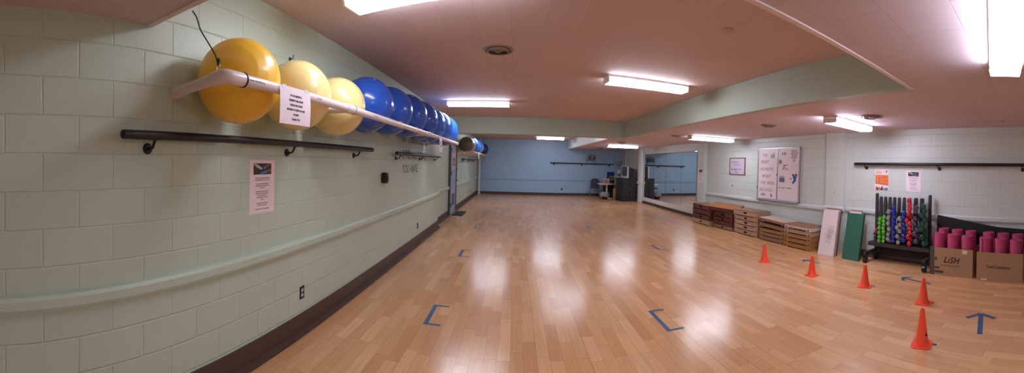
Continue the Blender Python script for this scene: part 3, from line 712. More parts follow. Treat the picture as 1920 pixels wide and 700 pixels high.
for k, s_ in enumerate(('A PERSON WHO', 'WANTS TO BE', 'ACTIVE AND WHO', 'WORKS HARD', 'WILL ALWAYS', 'FIND THE WAY', 'TO BE', 'STRONG')):
    text('print_line', s_, .028, M_ink, t, (-.0364, 5.60, 2.06-k*.033), 'W', align='CENTER', bold=.0012)

t = thing('whiteboard', 'small wood framed whiteboard with faint marker writing', 'whiteboard', (XR, 0, 0))
y0, y1, z0, z1 = 7.46, 8.14, 1.45, 1.885
MB().box((-.014, y0, z0), (-.002, y1, z1)).build('writing_surface', mat('whiteboard_lilac', 'c9bccb', .3), t)
b = MB()
for a, c in (((y0-.018, z0-.018), (y1+.018, z0+.004)), ((y0-.018, z1-.004), (y1+.018, z1+.018)), ((y0-.018, z0), (y0+.006, z1)), ((y1-.006, z0), (y1+.018, z1))): b.box((-.022, a[0], a[1]), (-.001, c[0], c[1]))
b.build('frame', mat('oak_frame', '7d5a3f', .5, noise=.2, scale=20), t)
M_mk = mat('faint_marker', '77738f', .5)
text('handwriting', '20 minutes', .075, M_mk, t, (-.0145, 8.08, 1.76), 'W', shear=.3); text('handwriting', 'workout', .07, M_mk, t, (-.0145, 7.95, 1.69), 'W', shear=.3)
text('handwriting', 'No Jumps  Go', .085, mat('dark_marker', '43405a', .5), t, (-.0145, 8.10, 1.56), 'W', shear=.3, xs=.95); text('handwriting', 'Keys', .08, M_mk, t, (-.0145, 7.92, 1.48), 'W', shear=.3)
MB().box((-.024, 8.11, 1.47), (-.014, 8.135, 1.5)).build('magnet', M_black, t)

# orange poster
t, s = ypaper('event_poster', 'orange and white poster with people, under the right barre', XR, 3.19, 3.485, 1.25, 1.65, 'W', M_paper)
def pr2(n, m, pts, lift=.0014): MB().prism([(-lift, y, z) for y, z in pts], (-.0002, 0, 0)).build(n, m, t)
pr2('orange_field', mat('poster_orange', 'e2763a', .5), [(3.478, 1.372), (3.197, 1.345), (3.197, 1.54), (3.478, 1.54)])
pr2('headline', mat('pale_orange', 'f2b48c', .5), [(3.465, 1.56), (3.34, 1.56), (3.34, 1.60), (3.465, 1.60)]); pr2('headline', mat('pale_orange', 'f2b48c', .5), [(3.465, 1.61), (3.38, 1.61), (3.38, 1.625), (3.465, 1.625)])
pr2('y_logo', mat('logo_red', 'b02a30', .5), [(3.262, 1.625), (3.245, 1.625), (3.235, 1.61), (3.225, 1.625), (3.212, 1.625), (3.24, 1.575), (3.252, 1.575), (3.243, 1.597)])
text('print_line', '1-2', .042, M_paper, t, (-.0018, 3.465, 1.495), 'W', depth=.0002); text('print_line', 'X', .045, M_paper, t, (-.0018, 3.45, 1.435), 'W', depth=.0002); text('print_line', 'i', .045, M_paper, t, (-.0018, 3.44, 1.385), 'W', bold=.002, depth=.0002)
for z, s_ in ((1.51, 'Register and'), (1.495, 'join online'), (1.46, 'Keep a safe distance of six feet'), (1.445, 'between groups'), (1.405, 'Ask our staff for information')):
    text('print_line', s_, .013, M_paper, t, (-.0018, 3.38, z), 'W', depth=.0002)
for k, (yy, cc, hh) in enumerate(((3.45, '7a5a44', .075), (3.42, '3a3f4a', .06), (3.385, 'd98a72', .07), (3.355, '8a5a48', .05), (3.33, '3d3550', .08), (3.295, 'b98d78', .055), (3.26, '2f62a8', .05), (3.225, '40607a', .06))):
    pr2('cut_out', mat('ink_'+cc, cc, .5), [(yy-.017, 1.255), (yy+.017, 1.255), (yy+.014, 1.255+hh*.7), (yy+.006, 1.255+hh), (yy-.006, 1.255+hh), (yy-.014, 1.255+hh*.7)], .0016)

# ------------------------------------------------------------------ far corner furniture
def chair():
    t = thing('stacking_chair', 'grey upholstered metal stacking chair against the blue wall beside the round table', 'chair', (4.02, 17.35, 0), -.25)
    Mf = mat('charcoal_fabric', '40404c', .85, noise=.1, bump=.3, bscale=200); Mm = mat('chair_metal', '9a938f', .35, metal=.6)
    MB().box((-.24, -.22, .43), (.24, .23, .49)).build('seat', Mf, t, bevel=.02)
    b = MB(); pts = [(-.22, 0), (.22, 0), (.225, .2), (.20, .34), (.13, .41), (-.13, .41), (-.20, .34), (-.225, .2)]
    b.prism([(x, .235+z*.15, .50+z) for x, z in pts], (0, .04, 0)); b.build('backrest', Mf, t, bevel=.01)
    for sx in (-1, 1):
        MB().tube([(sx*.225, -.20, .43), (sx*.235, -.24, 0)], .011, n=8).build('leg', Mm, t)
        MB().tube([(sx*.225, .30, .84), (sx*.225, .23, .48), (sx*.235, .30, 0)], .011, n=8).build('leg', Mm, t)
    MB().tube([(-.225, -.2, .42), (.225, -.2, .42)], .01, n=8).build('seat_rail', Mm, t)
chair()
t = thing('round_table', 'small round white topped pedestal table in the far corner', 'table', (4.37, 16.55, 0))
MB().lathe([(0, .69), (.39, .69), (.40, .70), (.40, .715), (.39, .72), (0, .72)]).build('tabletop', mat('white_laminate', 'e8e4e4', .35), t, smooth=40)
MB().cyl((.06, 0, .02), (.06, 0, .69), .045, n=20).build('pedestal', mat('cream_post', 'cfc4b4', .45), t, smooth=40)
b = MB()
for k in range(4):
    a = PI/4+k*PI/2; b.box((-.02, -.02, .0), (.28, .02, .035), a, (0, 0, 0))
b.xf(Matrix.Translation((.06, 0, 0))); b.build('base', mat('cream_post', 'cfc4b4', .45), t)
for lab, x, w in (('kraft brown tissue box on the round table', 4.30, .07), ('second kraft tissue box on the round table, beside the spray bottle', 4.47, .07)):
    o = thing('tissue_box', lab, 'box', (x, 16.5, .72)); MB().box((-w, -.06, 0), (w, .06, .20)).build('carton', mat('kraft', 'a98462', .7, noise=.08), o, bevel=.003)
    b = MB(); b.prism([(-.04, -.02, .2), (.04, -.02, .2), (.02, 0, .23), (-.03, .01, .24)], (0, .02, 0)); b.build('tissue', M_paper, o)
t = thing('spray_bottle', 'white spray bottle standing behind the tissue boxes', 'bottle', (4.39, 16.66, .72))
MB().lathe([(0, 0), (.035, 0), (.037, .01), (.037, .15), (.015, .19), (.013, .22), (0, .22)], n=20).build('body', mat('bottle_white', 'e6e4e8', .35), t, smooth=50)
b = MB(); b.box((-.05, -.012, .22), (.025, .012, .25)); b.box((-.035, -.006, .17), (-.028, .006, .22)); b.build('trigger_head', mat('bottle_white', 'e6e4e8', .35), t, bevel=.003)
t = thing('waste_basket', 'small dark waste basket with a clear bag liner under the round table', 'waste basket', (4.22, 16.12, 0))
MB().lathe([(0, .005), (.13, .005), (.16, .20), (.152, .20), (.125, .015), (0, .015)], n=28).build('bin', M_black, t, smooth=40)
b = MB(); prof = []
b = MB(); b.lathe([(.163, .17), (.175, .15), (.20, .13), (.215, .20), (.19, .27), (.20, .30), (.17, .33), (.135, .29), (.12, .24)], n=30)
for v in b.bm.verts:
    a = math.atan2(v.co.y, v.co.x); k = 1+.13*math.sin(a*5+v.co.z*20)+.06*math.sin(a*11+1)
    v.co.x *= k; v.co.y *= k; v.co.z += .02*math.sin(a*3+2)
b.build('bag_liner', mat('bag_plastic', '9d9597', .35, noise=.2), t, smooth=60)
t = thing('trash_can', 'tall black bin standing behind the round table below the blue banner', 'bin', (4.66, 17.05, 0))
b = MB(); b.hexa([(-.2, -.17, 0), (.2, -.17, 0), (.2, .17, 0), (-.2, .17, 0), (-.26, -.2, .56), (.24, -.2, .56), (.24, .2, .56), (-.26, .2, .56)]); b.build('body', M_blackm, t, bevel=.02)
MB().box((-.27, -.22, .56), (.25, .22, .60)).build('lid', M_black, t, bevel=.012)
t = thing('wall_banner', 'blue cloth banner with a gold emblem hanging in the far corner', 'banner', (4.98, 17.90, 0))
MB().box((-.18, 0, .50), (.20, .03, 1.24)).build('cloth', mat('banner_blue', '16306f', .7), t)
b = MB(); Mg = mat('gold_print', 'c2a24a', .5)
b.lathe([(.085, 0), (.115, 0), (.115, .002), (.085, .002)], n=24)
for k in range(12):
    a = k*PI/6; b.box((.11, -.012, 0), (.14, .012, .002), a, (0, 0, 0))
b.box((-.05, -.01, 0), (.05, .01, .002)); b.box((-.01, -.05, 0), (.01, .05, .002)); b.cyl((0, 0, 0), (0, 0, .002), .03, n=12)
b.xf(Matrix.Translation((.04, -.001, .93))@Matrix.Rotation(PI/2, 4, 'X')); b.build('emblem', Mg, t)
MB().box((.0, -.002, .70), (.08, 0, .72)).build('caption_bar', Mg, t)
MB().cyl((-.20, .015, 1.25), (.22, .015, 1.25), .012, n=10).build('rod', M_black, t)
# shelf unit (wood) with lamps
t = thing('wooden_shelf_unit', 'light wood shelf unit partly hidden behind the black cabinet', 'shelf unit', (5.18, 16.75, 0))
Mo = mat('honey_oak', 'a97c4e', .5, noise=.2, scale=10)
MB().box((-.26, -.18, 0), (-.235, .18, 1.05)).build('side_panel', Mo, t); MB().box((.235, -.18, 0), (.26, .18, 1.05)).build('side_panel', Mo, t)
MB().box((-.30, -.20, 1.05), (.28, .20, 1.075)).build('top', mat('white_laminate', 'e8e4e4', .35), t)
for z in (.05, .4, .75): MB().box((-.235, -.17, z), (.235, .18, z+.02)).build('shelf', Mo, t)
t = thing('floor_lamp', 'tall torchiere floor lamp with a bowl shade in the far corner', 'lamp', (5.24, 17.25, 0))
MB().lathe([(0, 0), (.13, 0), (.13, .02), (.03, .04), (0, .04)]).build('base', M_black, t, smooth=40)
MB().cyl((0, 0, .04), (0, 0, 1.66), .012, n=12).build('pole', M_black, t)
MB().lathe([(.0, 1.64), (.05, 1.65), (.12, 1.72), (.17, 1.83), (.162, 1.83), (.11, 1.74), (0, 1.68)], n=28).build('lamp_shade', mat('bowl_tan', '93867a', .5), t, smooth=50)
t = thing('table_lamp', 'small table lamp with a pink shade on the wooden shelf unit', 'lamp', (5.10, 16.65, 1.075))
MB().lathe([(0, 0), (.06, 0), (.06, .02), (.025, .05), (.045, .09), (.02, .14), (.012, .18), (0, .18)], n=20).build('base', mat('brass', '8f7440', .3, metal=.7), t, smooth=50)
MB().lathe([(.13, .15), (.08, .35), (.077, .35), (.127, .15)], n=24).build('lamp_shade', mat('pink_shade', 'd3a79c', .7), t, smooth=50)
t = thing('patterned_box', 'narrow yellow patterned box standing beside the black cabinet', 'box', (4.73, 16.15, 0))
MB().box((-.07, -.06, 0), (.07, .06, .52)).build('carton', mat('yellow_print', 'b79d5c', .6, noise=.5, scale=40), t)
b = MB()
for k in range(6): MB().box((-.04, -.0615, .04+k*.08), (.04, -.0605, .065+k*.08)).build('printed_band', mat('brown_print', '6f5631', .6), t)
# black corner cabinet
t = thing('media_cabinet', 'black media cabinet with chamfered corner holding the television', 'cabinet', (0, 0, 0))
fp = [(4.72, 15.95), (4.62, 15.65), (4.78, 15.12), (5.44, 15.06), (5.44, 15.95)]
def inset(p, k):
    cx = sum(a for a, _ in p)/len(p); cy = sum(b_ for _, b_ in p)/len(p)
    return [(cx+(a-cx)*k, cy+(b_-cy)*k) for a, b_ in p]
Mc = mat('cabinet_black', '1b1c22', .45, noise=.1)
MB().prism([(x, y, .10) for x, y in inset(fp, .95)], (0, 0, .90)).build('body', Mc, t, bevel=.004)
MB().prism([(x, y, 0) for x, y in inset(fp, 1.03)], (0, 0, .11)).build('plinth', Mc, t, bevel=.008)
MB().prism([(x, y, 1.0) for x, y in inset(fp, 1.04)], (0, 0, .035)).build('top', Mc, t, bevel=.006)
a, c_ = Vector((4.80, 15.14, 0)), Vector((5.42, 15.08, 0))
for k in range(2):
    p = a.lerp(c_, k*.5+.02); q = a.lerp(c_, k*.5+.48)
    dr = MB().hexa([(p.x, p.y-.018, .18), (q.x, q.y-.018, .18), (q.x, q.y+.02, .18), (p.x, p.y+.02, .18), (p.x, p.y-.018, .92), (q.x, q.y-.018, .92), (q.x, q.y+.02, .92), (p.x, p.y+.02, .92)]).build('door', Mc, t, bevel=.006)
    kk = q if k == 0 else p
    MB().ball((kk.x+(-.03 if k == 0 else .03), kk.y-.03, .58), .014, 10).build('knob', M_steel, dr)
# CRT television, screen turned towards the room
t = thing('television', 'old silver framed CRT television on the black cabinet', 'television', (5.17, 15.56, 1.035), math.radians(-85))
Mts = mat('tv_silver', 'c4c3c8', .4); Mtd = mat('tv_dark', '4b4442', .6)
MB().box((-.33, -.17, 0), (.33, -.10, .56)).build('front_bezel', Mts, t, bevel=.012)
MB().box((-.29, -.177, .10), (.29, -.169, .53)).build('screen', mat('crt_glass', '3f4148', .12, noise=.05), t, bevel=.003)
b = MB(); b.hexa([(-.31, -.10, .02), (.31, -.10, .02), (.18, .27, .04), (-.18, .27, .04), (-.31, -.10, .55), (.31, -.10, .55), (.17, .27, .42), (-.17, .27, .42)]); b.build('rear_housing', Mtd, t, bevel=.03)
b = MB()
for k in range(6): b.box((-.17+k*.06, .272, .12), (-.145+k*.06, .275, .34))
b.build('vent_slots', M_blackm, t)
for k in range(4): MB().cyl((-.12+k*.05, -.171, .045), (-.12+k*.05, -.178, .045), .008, n=10).build('button', Mtd, t)
t = thing('equipment_case', 'dark case standing beside the television at the cabinet edge', 'case', (5.36, 15.14, 1.036), 0)
MB().box((-.08, -.05, 0), (.08, .05, .40)).build('shell', mat('case_dark', '35302f', .7), t, bevel=.02)
MB().tube([(-.06, 0, .40), (-.05, 0, .425), (.05, 0, .425), (.06, 0, .40)], .008, n=8).build('handle', M_black, t)
# boombox and its wall shelf
t = thing('wall_shelf', 'small black metal wall shelf above the far barre', 'shelf', (3.90, YF, 1.86))
b = MB(); b.box((-.24, -.30, 0), (.20, -.001, .015)); b.build('board', M_black, t)
for x in (-.22, .18): MB().tube([(x, -.012, 0), (x, -.012, -.14)], .010, n=6).build('bracket', M_black, t)
t = thing('boombox', 'portable boombox with two round speakers on the small wall shelf', 'radio', (3.93, YF-.16, 1.875))
MB().box((-.20, -.07, 0), (.20, .07, .22)).build('body', mat('boombox_silver', '9a8f98', .4), t, bevel=.025)
for x in (-.10, .10):
    c2 = MB().cyl((x, -.069, .10), (x, -.078, .10), .078, n=24).build('speaker', M_black, t)
    MB().cyl((x, -.078, .10), (x, -.082, .10), .03, n=16).build('speaker_cone', mat('dark_maroon', '4a2030', .5), c2)
MB().tube([(-.15, 0, .215), (-.14, 0, .25), (.14, 0, .25), (.15, 0, .215)], .010, n=8).build('handle', M_black, t)

# ------------------------------------------------------------------ wooden step boxes
M_red = mat('red_brown_stain', '612f25', .5, noise=.14, scale=14); M_org = mat('orange_plywood', 'a1683d', .55, noise=.14, scale=10)
M_lt = mat('pale_plywood', 'b39478', .6, noise=.12, scale=10); M_tan = mat('tan_plywood', '957256', .6, noise=.16, scale=10); M_gold = mat('golden_plywood', 'a87838', .55, noise=.22, scale=16)
M_wtop = mat('scuffed_white_top', 'd0b9a8', .6, noise=.15, scale=8)
def step_box(label, loc, rz, L_, D_, h, m, mtop, hole=True, tilt=(0, 0), group=None, ends=True):
    """long axis along local y, open below, feet at the corners"""
    t = thing('step_box', label, 'step box', loc, rz, group); t.rotation_euler = (tilt[0], tilt[1], rz)
    w, d_, th = L_/2, D_/2, .014
    def long_side(x):
        nb = .022; fl = .11
        b = MB(); sl = .0
        hz0, hz1, hw = h*.40, h*.40+min(.042, h*.36), .062
        x0, x1 = (x, x+th) if x < 0 else (x-th, x)
        b.box((x0, -w, nb), (x1, -hw, h-th)); b.box((x0, hw, nb), (x1, w, h-th))
        b.box((x0, -hw, nb), (x1, hw, hz0)); b.box((x0, -hw, hz1), (x1, hw, h-th))
        b.box((x0, -w, 0), (x1, -w+fl, nb)); b.box((x0, w-fl, 0), (x1, w, nb))
        if not hole: b.box((x0, -hw, hz0), (x1, hw, hz1))
        return b
    long_side(-d_).build('side_panel', m, t); long_side(d_).build('side_panel', m, t)
    for s in (-1, 1):
        b = MB(); y0, y1 = (s*w-th, s*w) if s > 0 else (s*w, s*w+th)
        b.box((-d_+th, y0, .0), (d_-th, y1, h-th)); b.build('end_panel', m, t)
    MB().box((-d_-.008, -w-.008, h-th), (d_+.008, w+.008, h)).build('top', mtop, t, bevel=.002)
    for sx in (-1, 1):
        for sy in (-1, 1):
            x = sx*d_; MB().box((x-.004*sx*0-(.004 if sx < 0 else -.0), sy*(w-.05)-.014, .010), (x+(.004 if sx > 0 else 0), sy*(w-.05)+.014, .036)).build('corner_pad', M_blackm, t)
    return t
def stack(desc, x, y, L_, D_, specs, h, pos):
    z = 0.001; n = len(specs)
    for i, sp_ in enumerate(specs):
        m, mt, hole = sp_[0], sp_[1], sp_[2]; rz, tl, cname = (sp_[3] if len(sp_) > 3 else 0), (sp_[4] if len(sp_) > 4 else (0, 0)), sp_[5] if len(sp_) > 5 else ''
        hh = sp_[6] if len(sp_) > 6 else h
        place = 'topmost' if i == n-1 else 'bottom one' if i == 0 else ordn[i]+' from the floor'
        lab = '%s wooden step box, %s, %s' % (cname, place, pos)
        lift = abs(math.sin(tl[0]))*L_*.5+abs(math.sin(tl[1]))*D_*.5
        dx = sp_[7] if len(sp_) > 7 else random.uniform(-.008, .008)
        step_box(lab, (x+dx, y+random.uniform(-.012, .012), z+lift), rz+random.uniform(-.012, .012), L_, D_, hh, m, mt, hole, tl, 'stacked wooden step boxes')
        z += hh+.0015+(lift*2 if tl != (0, 0) and not (i and len(specs[i-1]) > 4 and specs[i-1][4] == tl) else 0)
stack('', 5.30, 8.68, .94, .42, [(M_lt, M_lt, True, 0, (0, 0), 'pale bottomed'), (M_red, M_red, True, 0, (0, 0), 'reddish brown'), (M_red, M_red, False, .03, (0, 0), 'reddish brown'), (M_red, M_tan, True, -.03, (0, 0), 'dark red brown', .15)], .135, 'stack beside mirror')
stack('', 5.38, 7.70, .88, .40, [(M_tan, M_tan, True, 0, (0, 0), 'tan'), (M_red, M_red, False, 0, (0, 0), 'red brown'), (M_red, M_red, True, 0, (0, 0), 'red brown'), (M_red, M_red, True, 0, (0, 0), 'brown with hand slot', .13), (M_red, M_org, False, .36, (.05, -.20), 'tilted orange topped', .12, -.09)], .10, 'second stack from mirror')
stack('', 5.42, 6.75, .90, .42, [(M_lt, M_lt, True, 0, (0, 0), 'pale'), (M_lt, M_lt, True, 0, (0, 0), 'pale'), (M_lt, M_lt, True, 0, (0, 0), 'pale'), (M_lt, M_lt, True, 0, (0, 0), 'pale'), (M_lt, M_tan, True, .03, (0, 0), 'deep pale', .145, -.03)], .112, 'middle stack with five hand slots')
stack('', 5.42, 5.80, .80, .42, [(M_tan, M_tan, False, 0, (0, 0), 'tan'), (M_tan, M_tan, False, 0, (0, 0), 'tan'), (M_gold, M_tan, False, .03, (0, 0), 'golden grained'), (M_tan, M_tan, False, .02, (.05, 0), 'sloping tan'), (M_tan, M_wtop, False, .05, (.05, 0), 'sloping white edged')], .085, 'stack with slipped top')
stack('', 5.37, 4.99, .74, .40, [(M_gold, M_tan, False, 0, (0, 0), 'golden grained'), (M_gold, M_tan, False, 0, (0, 0), 'golden grained'), (M_gold, M_tan, False, .02, (0, 0), 'golden grained'), (M_lt, M_tan, False, .02, (0, 0), 'pale'), (M_wtop, M_tan, False, -.03, (0, 0), 'white edged')], .094, 'stack next to white panels')

# ------------------------------------------------------------------ leaning panels
def panel(name, label, cat, xb, yb0, yb1, xt, yt0, yt1, ht, th, mface, medge, group):
    """panel leaning to the right wall; yb0/yt0 are the far edge, yb1/yt1 the near edge"""
    t = thing(name, label, cat, (xb, (yb0+yb1)/2, 0), 0, group); cy = (yb0+yb1)/2
    dx = xt-xb; n = Vector((ht, 0, -dx)).normalized()
    p = [Vector((0, yb0-cy, .002)), Vector((0, yb1-cy, .002)), Vector((dx, yt1-cy, ht)), Vector((dx, yt0-cy, ht))]
    def ring(o): return [q+n*o for q in p]
    MB().hexa([tuple(q) for q in ring(th)]+[tuple(q) for q in ring(.002)]).build('core', medge, t)
    MB().hexa([tuple(q) for q in ring(.002)]+[tuple(q) for q in ring(-.001)]).build('face', mface, t)
    return t
def scuff_mat():
    m, nt, b = newmat('scuffed_white_panel'); N = nt.nodes.new; Lk = nt.links.new
    tc = N('ShaderNodeTexCoord'); n1 = N('ShaderNodeTexNoise'); n1.inputs['Scale'].default_value = 55; n1.inputs['Detail'].default_value = 3; Lk(tc.outputs['Object'], n1.inputs['Vector'])
    mp = N('ShaderNodeMapping'); mp.inputs['Location'].default_value = (-.16*0, -.02, -.38); mp.inputs['Scale'].default_value = (0.01, 1, 1); Lk(tc.outputs['Object'], mp.inputs['Vector'])
    ml = N('ShaderNodeVectorMath'); ml.operation = 'MULTIPLY'; ml.inputs[1].default_value = (0, 6.0, 3.4); Lk(mp.outputs[0], ml.inputs[0])
    ln = N('ShaderNodeVectorMath'); ln.operation = 'LENGTH'; Lk(ml.outputs[0], ln.inputs[0])
    mr = N('ShaderNodeMapRange'); mr.inputs['From Min'].default_value = .1; mr.inputs['From Max'].default_value = 1.15; mr.inputs['To Min'].default_value = .44; mr.inputs['To Max'].default_value = .72; Lk(ln.outputs['Value'], mr.inputs['Value'])
    gt = N('ShaderNodeMath'); gt.operation = 'SUBTRACT'; Lk(n1.outputs['Fac'], gt.inputs[0]); Lk(mr.outputs[0], gt.inputs[1])
    m2 = N('ShaderNodeMapRange'); m2.inputs['From Min'].default_value = -.03; m2.inputs['From Max'].default_value = .12; Lk(gt.outputs[0], m2.inputs['Value'])
    mx = N('ShaderNodeMix'); mx.data_type = 'RGBA'; mx.inputs['A'].default_value = lin(hx('dccdca')); mx.inputs['B'].default_value = lin(hx('6f605e')); Lk(m2.outputs[0], mx.inputs['Factor'])
    Lk(mx.outputs['Result'], b.inputs['Base Color']); b.inputs['Roughness'].default_value = .5
    return m
M_scuff = scuff_mat(); M_edge = mat('dark_edge', '2f2926', .6); M_greenp = mat('green_panel', '1f5a44', .5, noise=.06, scale=5)
gp = 'white scuffed panels leaning on the wall'
for k, (lab, off, mf, ht) in enumerate((('scuffed white panel with grey smudge, front of the leaning row', 0, M_scuff, .82), ('white panel just behind the smudged front panel', .032, M_paper, .82),
                                    ('dark edged pale panel third in the white leaning row', .064, M_wtop, .83), ('brown edged panel at the back of the white leaning row', .096, M_tan, .85))):
    panel('leaning_panel', lab, 'panel', 5.17+off, 4.42, 4.04, 5.46+off*.9, 4.52, 4.15, ht, .02, mf, M_edge if k % 2 else M_tan, gp)
gp = 'green panels leaning on the wall'
for k, (lab, off, mf, ht) in enumerate((('dark green panel, front of the leaning pair by the dumbbell rack', 0, M_greenp, .80), ('second dark green panel peeking out behind the front green one', .04, M_greenp, .80),
                                    ('white scuffed panel behind the green panels', .08, M_scuff, .83), ('brown topped panel at the back behind the green panels', .115, M_tan, .85))):
    e_ = .0 if k < 2 else .10
    panel('leaning_panel', lab, 'panel', 5.20+off, 3.86, 3.50+e_, 5.50+off*.9, 3.96, 3.59+e_, ht, .018, mf, M_edge if k < 2 else M_lt, gp)

# ------------------------------------------------------------------ dumbbell rack
t = thing('dumbbell_rack', 'black wheeled upright dumbbell rack against the right wall', 'rack', (0, 0, 0))
posts = [(3.365, 1.205), (3.276, 1.15), (3.184, 1.15), (3.09, 1.15), (2.998, 1.15), (2.903, 1.15), (2.802, 1.153), (2.695, 1.154), (2.576, 1.155), (2.459, 1.154), (2.309, 1.219)]
for i, (y, z) in enumerate(posts):
    w = .026 if i not in (8, 9) else .034
    b = MB(); b.box((5.572, y-w, .34), (5.612, y+w, z-.012)); b.cyl((5.592, y, z-.015), (5.592, y, z), w, w*.8, n=16); b.build('post', M_rackm, t, bevel=.004)
MB().box((5.37, 2.21, .325), (5.61, 3.40, .352)).build('tray', M_rackm, t, bevel=.004)
MB().box((5.355, 2.21, .285), (5.37, 3.40, .352)).build('front_lip', M_rackm, t, bevel=.003)
MB().box((5.585, 2.28, .12), (5.60, 3.32, .32)).build('rear_plate', M_blackm, t)
for y in (2.24, 3.36):
    MB().box((5.19, y-.03, .15), (5.60, y+.03, .20)).build('foot_bar', M_rackm, t, bevel=.006)
    MB().box((5.56, y-.028, .20), (5.61, y+.028, .33)).build('upright', M_rackm, t)
    for x in (5.22, 5.56):
        c_ = MB(); c_.box((x-.022, y-.036, .07), (x+.022, y-.03, .15)); c_.box((x-.022, y+.03, .07), (x+.022, y+.036, .15)); c_.box((x-.024, y-.036, .135), (x+.024, y+.036, .15))
        o = c_.build('caster', M_rackm, t)
        wh = MB(); wh.cyl((x, y-.026, .056), (x, y+.026, .056), .055, n=24); wh.build('wheel', M_black, o, smooth=40)
        MB().cyl((x, y-.04, .056), (x, y+.04, .056), .010, n=10).build('axle', M_steel, o)
# dumbbells
cols = {
'small': [(3.217, 0.561), (3.233, 0.506), (3.224, 0.447), (3.218, 0.401)],
'lime_a': [(3.137, 0.766), (3.141, 0.706), (3.144, 0.621), (3.144, 0.537), (3.138, 0.463), (3.143, 0.395)],
'lime_b': [(3.055, 0.805), (3.058, 0.745), (3.057, 0.682), (3.063, 0.619), (3.054, 0.563), (3.06, 0.514), (3.054, 0.462), (3.055, 0.399)],
'grey_a': [(2.965, 0.904), (2.967, 0.806), (2.968, 0.711), (2.949, 0.615), (2.963, 0.524), (2.969, 0.446), (2.937, 0.408)],
'blue_a': [(2.866, 0.969), (2.865, 0.897), (2.856, 0.825), (2.861, 0.752), (2.867, 0.679), (2.854, 0.628), (2.857, 0.566), (2.86, 0.493), (2.861, 0.427)],
'grey_b': [(2.752, 0.802), (2.743, 0.7), (2.789, 0.651), (2.741, 0.598), (2.785, 0.507), (2.75, 0.463), (2.765, 0.406)],
'blue_b': [(2.664, 0.901), (2.672, 0.828), (2.675, 0.767), (2.662, 0.707), (2.654, 0.642), (2.653, 0.581), (2.665, 0.519), (2.664, 0.448)],
'red': [(2.576, 1.126), (2.558, 1.05), (2.554, 0.979), (2.575, 0.896), (2.54, 0.842), (2.607, 0.783), (2.552, 0.732), (2.55, 0.655), (2.544, 0.585), (2.579, 0.521), (2.537, 0.475), (2.556, 0.406)],
'slate': [(2.432, 1.006), (2.444, 0.935), (2.451, 0.824), (2.46, 0.743), (2.423, 0.652), (2.463, 0.578), (2.422, 0.526), (2.434, 0.455)],
'dkgreen': [(2.307, 1.037), (2.284, 0.955), (2.329, 0.887), (2.279, 0.817), (2.321, 0.742), (2.335, 0.663), (2.288, 0.602), (2.326, 0.535), (2.279, 0.484), (2.289, 0.429)]}
DB = {'small': ('4a3a44', .027, 'tiny mixed', 'leftmost short column'), 'lime_a': ('4fae2c', .032, 'lime green', 'left green column'), 'lime_b': ('58b830', .030, 'lime green', 'right green column'),
      'grey_a': ('8f8a90', .0345, 'light grey', 'left grey column'), 'blue_a': ('1f2f9c', .0345, 'blue', 'left blue column'), 'grey_b': ('8f8a90', .0345, 'light grey', 'right grey column'),
      'blue_b': ('1d2b8c', .0345, 'blue', 'right blue column'), 'red': ('cc1f30', .037, 'red', 'red column'), 'slate': ('4c4656', .039, 'slate purple', 'slate column'), 'dkgreen': ('17513f', .0415, 'dark green', 'dark green column at the rack end')}
def dumbbell(key, r, col):
    t = thing('dumbbell', 'x', 'dumbbell', (0, 0, 0))
    m = mat('vinyl_'+key, col, .28, noise=.05)
    L_, d_ = (.206, .056) if r > .034 else (.14, .038)
    for nm, x0 in (('head', 0), ('head', L_-d_)):
        b = MB(); n = 10
        b.cyl((x0+.008, 0, 0), (x0+d_-.008, 0, 0), r, n=n); b.cyl((x0, 0, 0), (x0+.008, 0, 0), r*.78, r, n=n); b.cyl((x0+d_-.008, 0, 0), (x0+d_, 0, 0), r, r*.78, n=n)
        o = b.build(nm, m, t)
        if x0 == 0:
            e = MB(); e.cyl((-.0012, 0, 0), (.001, 0, 0), r*.3, n=16); e.build('weight_mark', mat('mark_'+key, tuple(min(1, .15+.85*v) for v in hx(col)), .3), o)
    MB().cyl((d_*.9, 0, 0), (L_-d_*.9, 0, 0), min(.011, r*.4), n=12).build('grip', m, t)
    return t
proto = {}; DROT = .42
items = []                                   # [column position, height, radius, row in depth]
for key, pts in cols.items():
    for (y, z) in pts:
        rr = DB[key][1]; z = max(z, .356+rr); over = [0, 0]
        for (py, pz, pr, pl) in items: over[pl] = max(over[pl], pr+rr-math.hypot((y-py)*math.cos(DROT), z-pz))
        items.append([y, z, rr, 0 if over[0] <= .004 or over[0] <= over[1] else 1])
for it in range(300):
    for i, a in enumerate(items):
        for c_ in items[i+1:]:
            dy, dz = (c_[0]-a[0])*math.cos(DROT), c_[1]-a[1]; d_ = math.hypot(dy, dz)
            need = a[2]+c_[2]+.0006 if a[3] == c_[3] else max(a[2], c_[2])+.0125
            if d_ < need and d_ > 1e-6:
                k = (need-d_)/d_*.5; a[0] -= dy*k*.4; a[1] -= dz*k; c_[0] += dy*k*.4; c_[1] += dz*k
                a[1] = max(a[1], .353+a[2]); c_[1] = max(c_[1], .353+c_[2])
n_it = 0
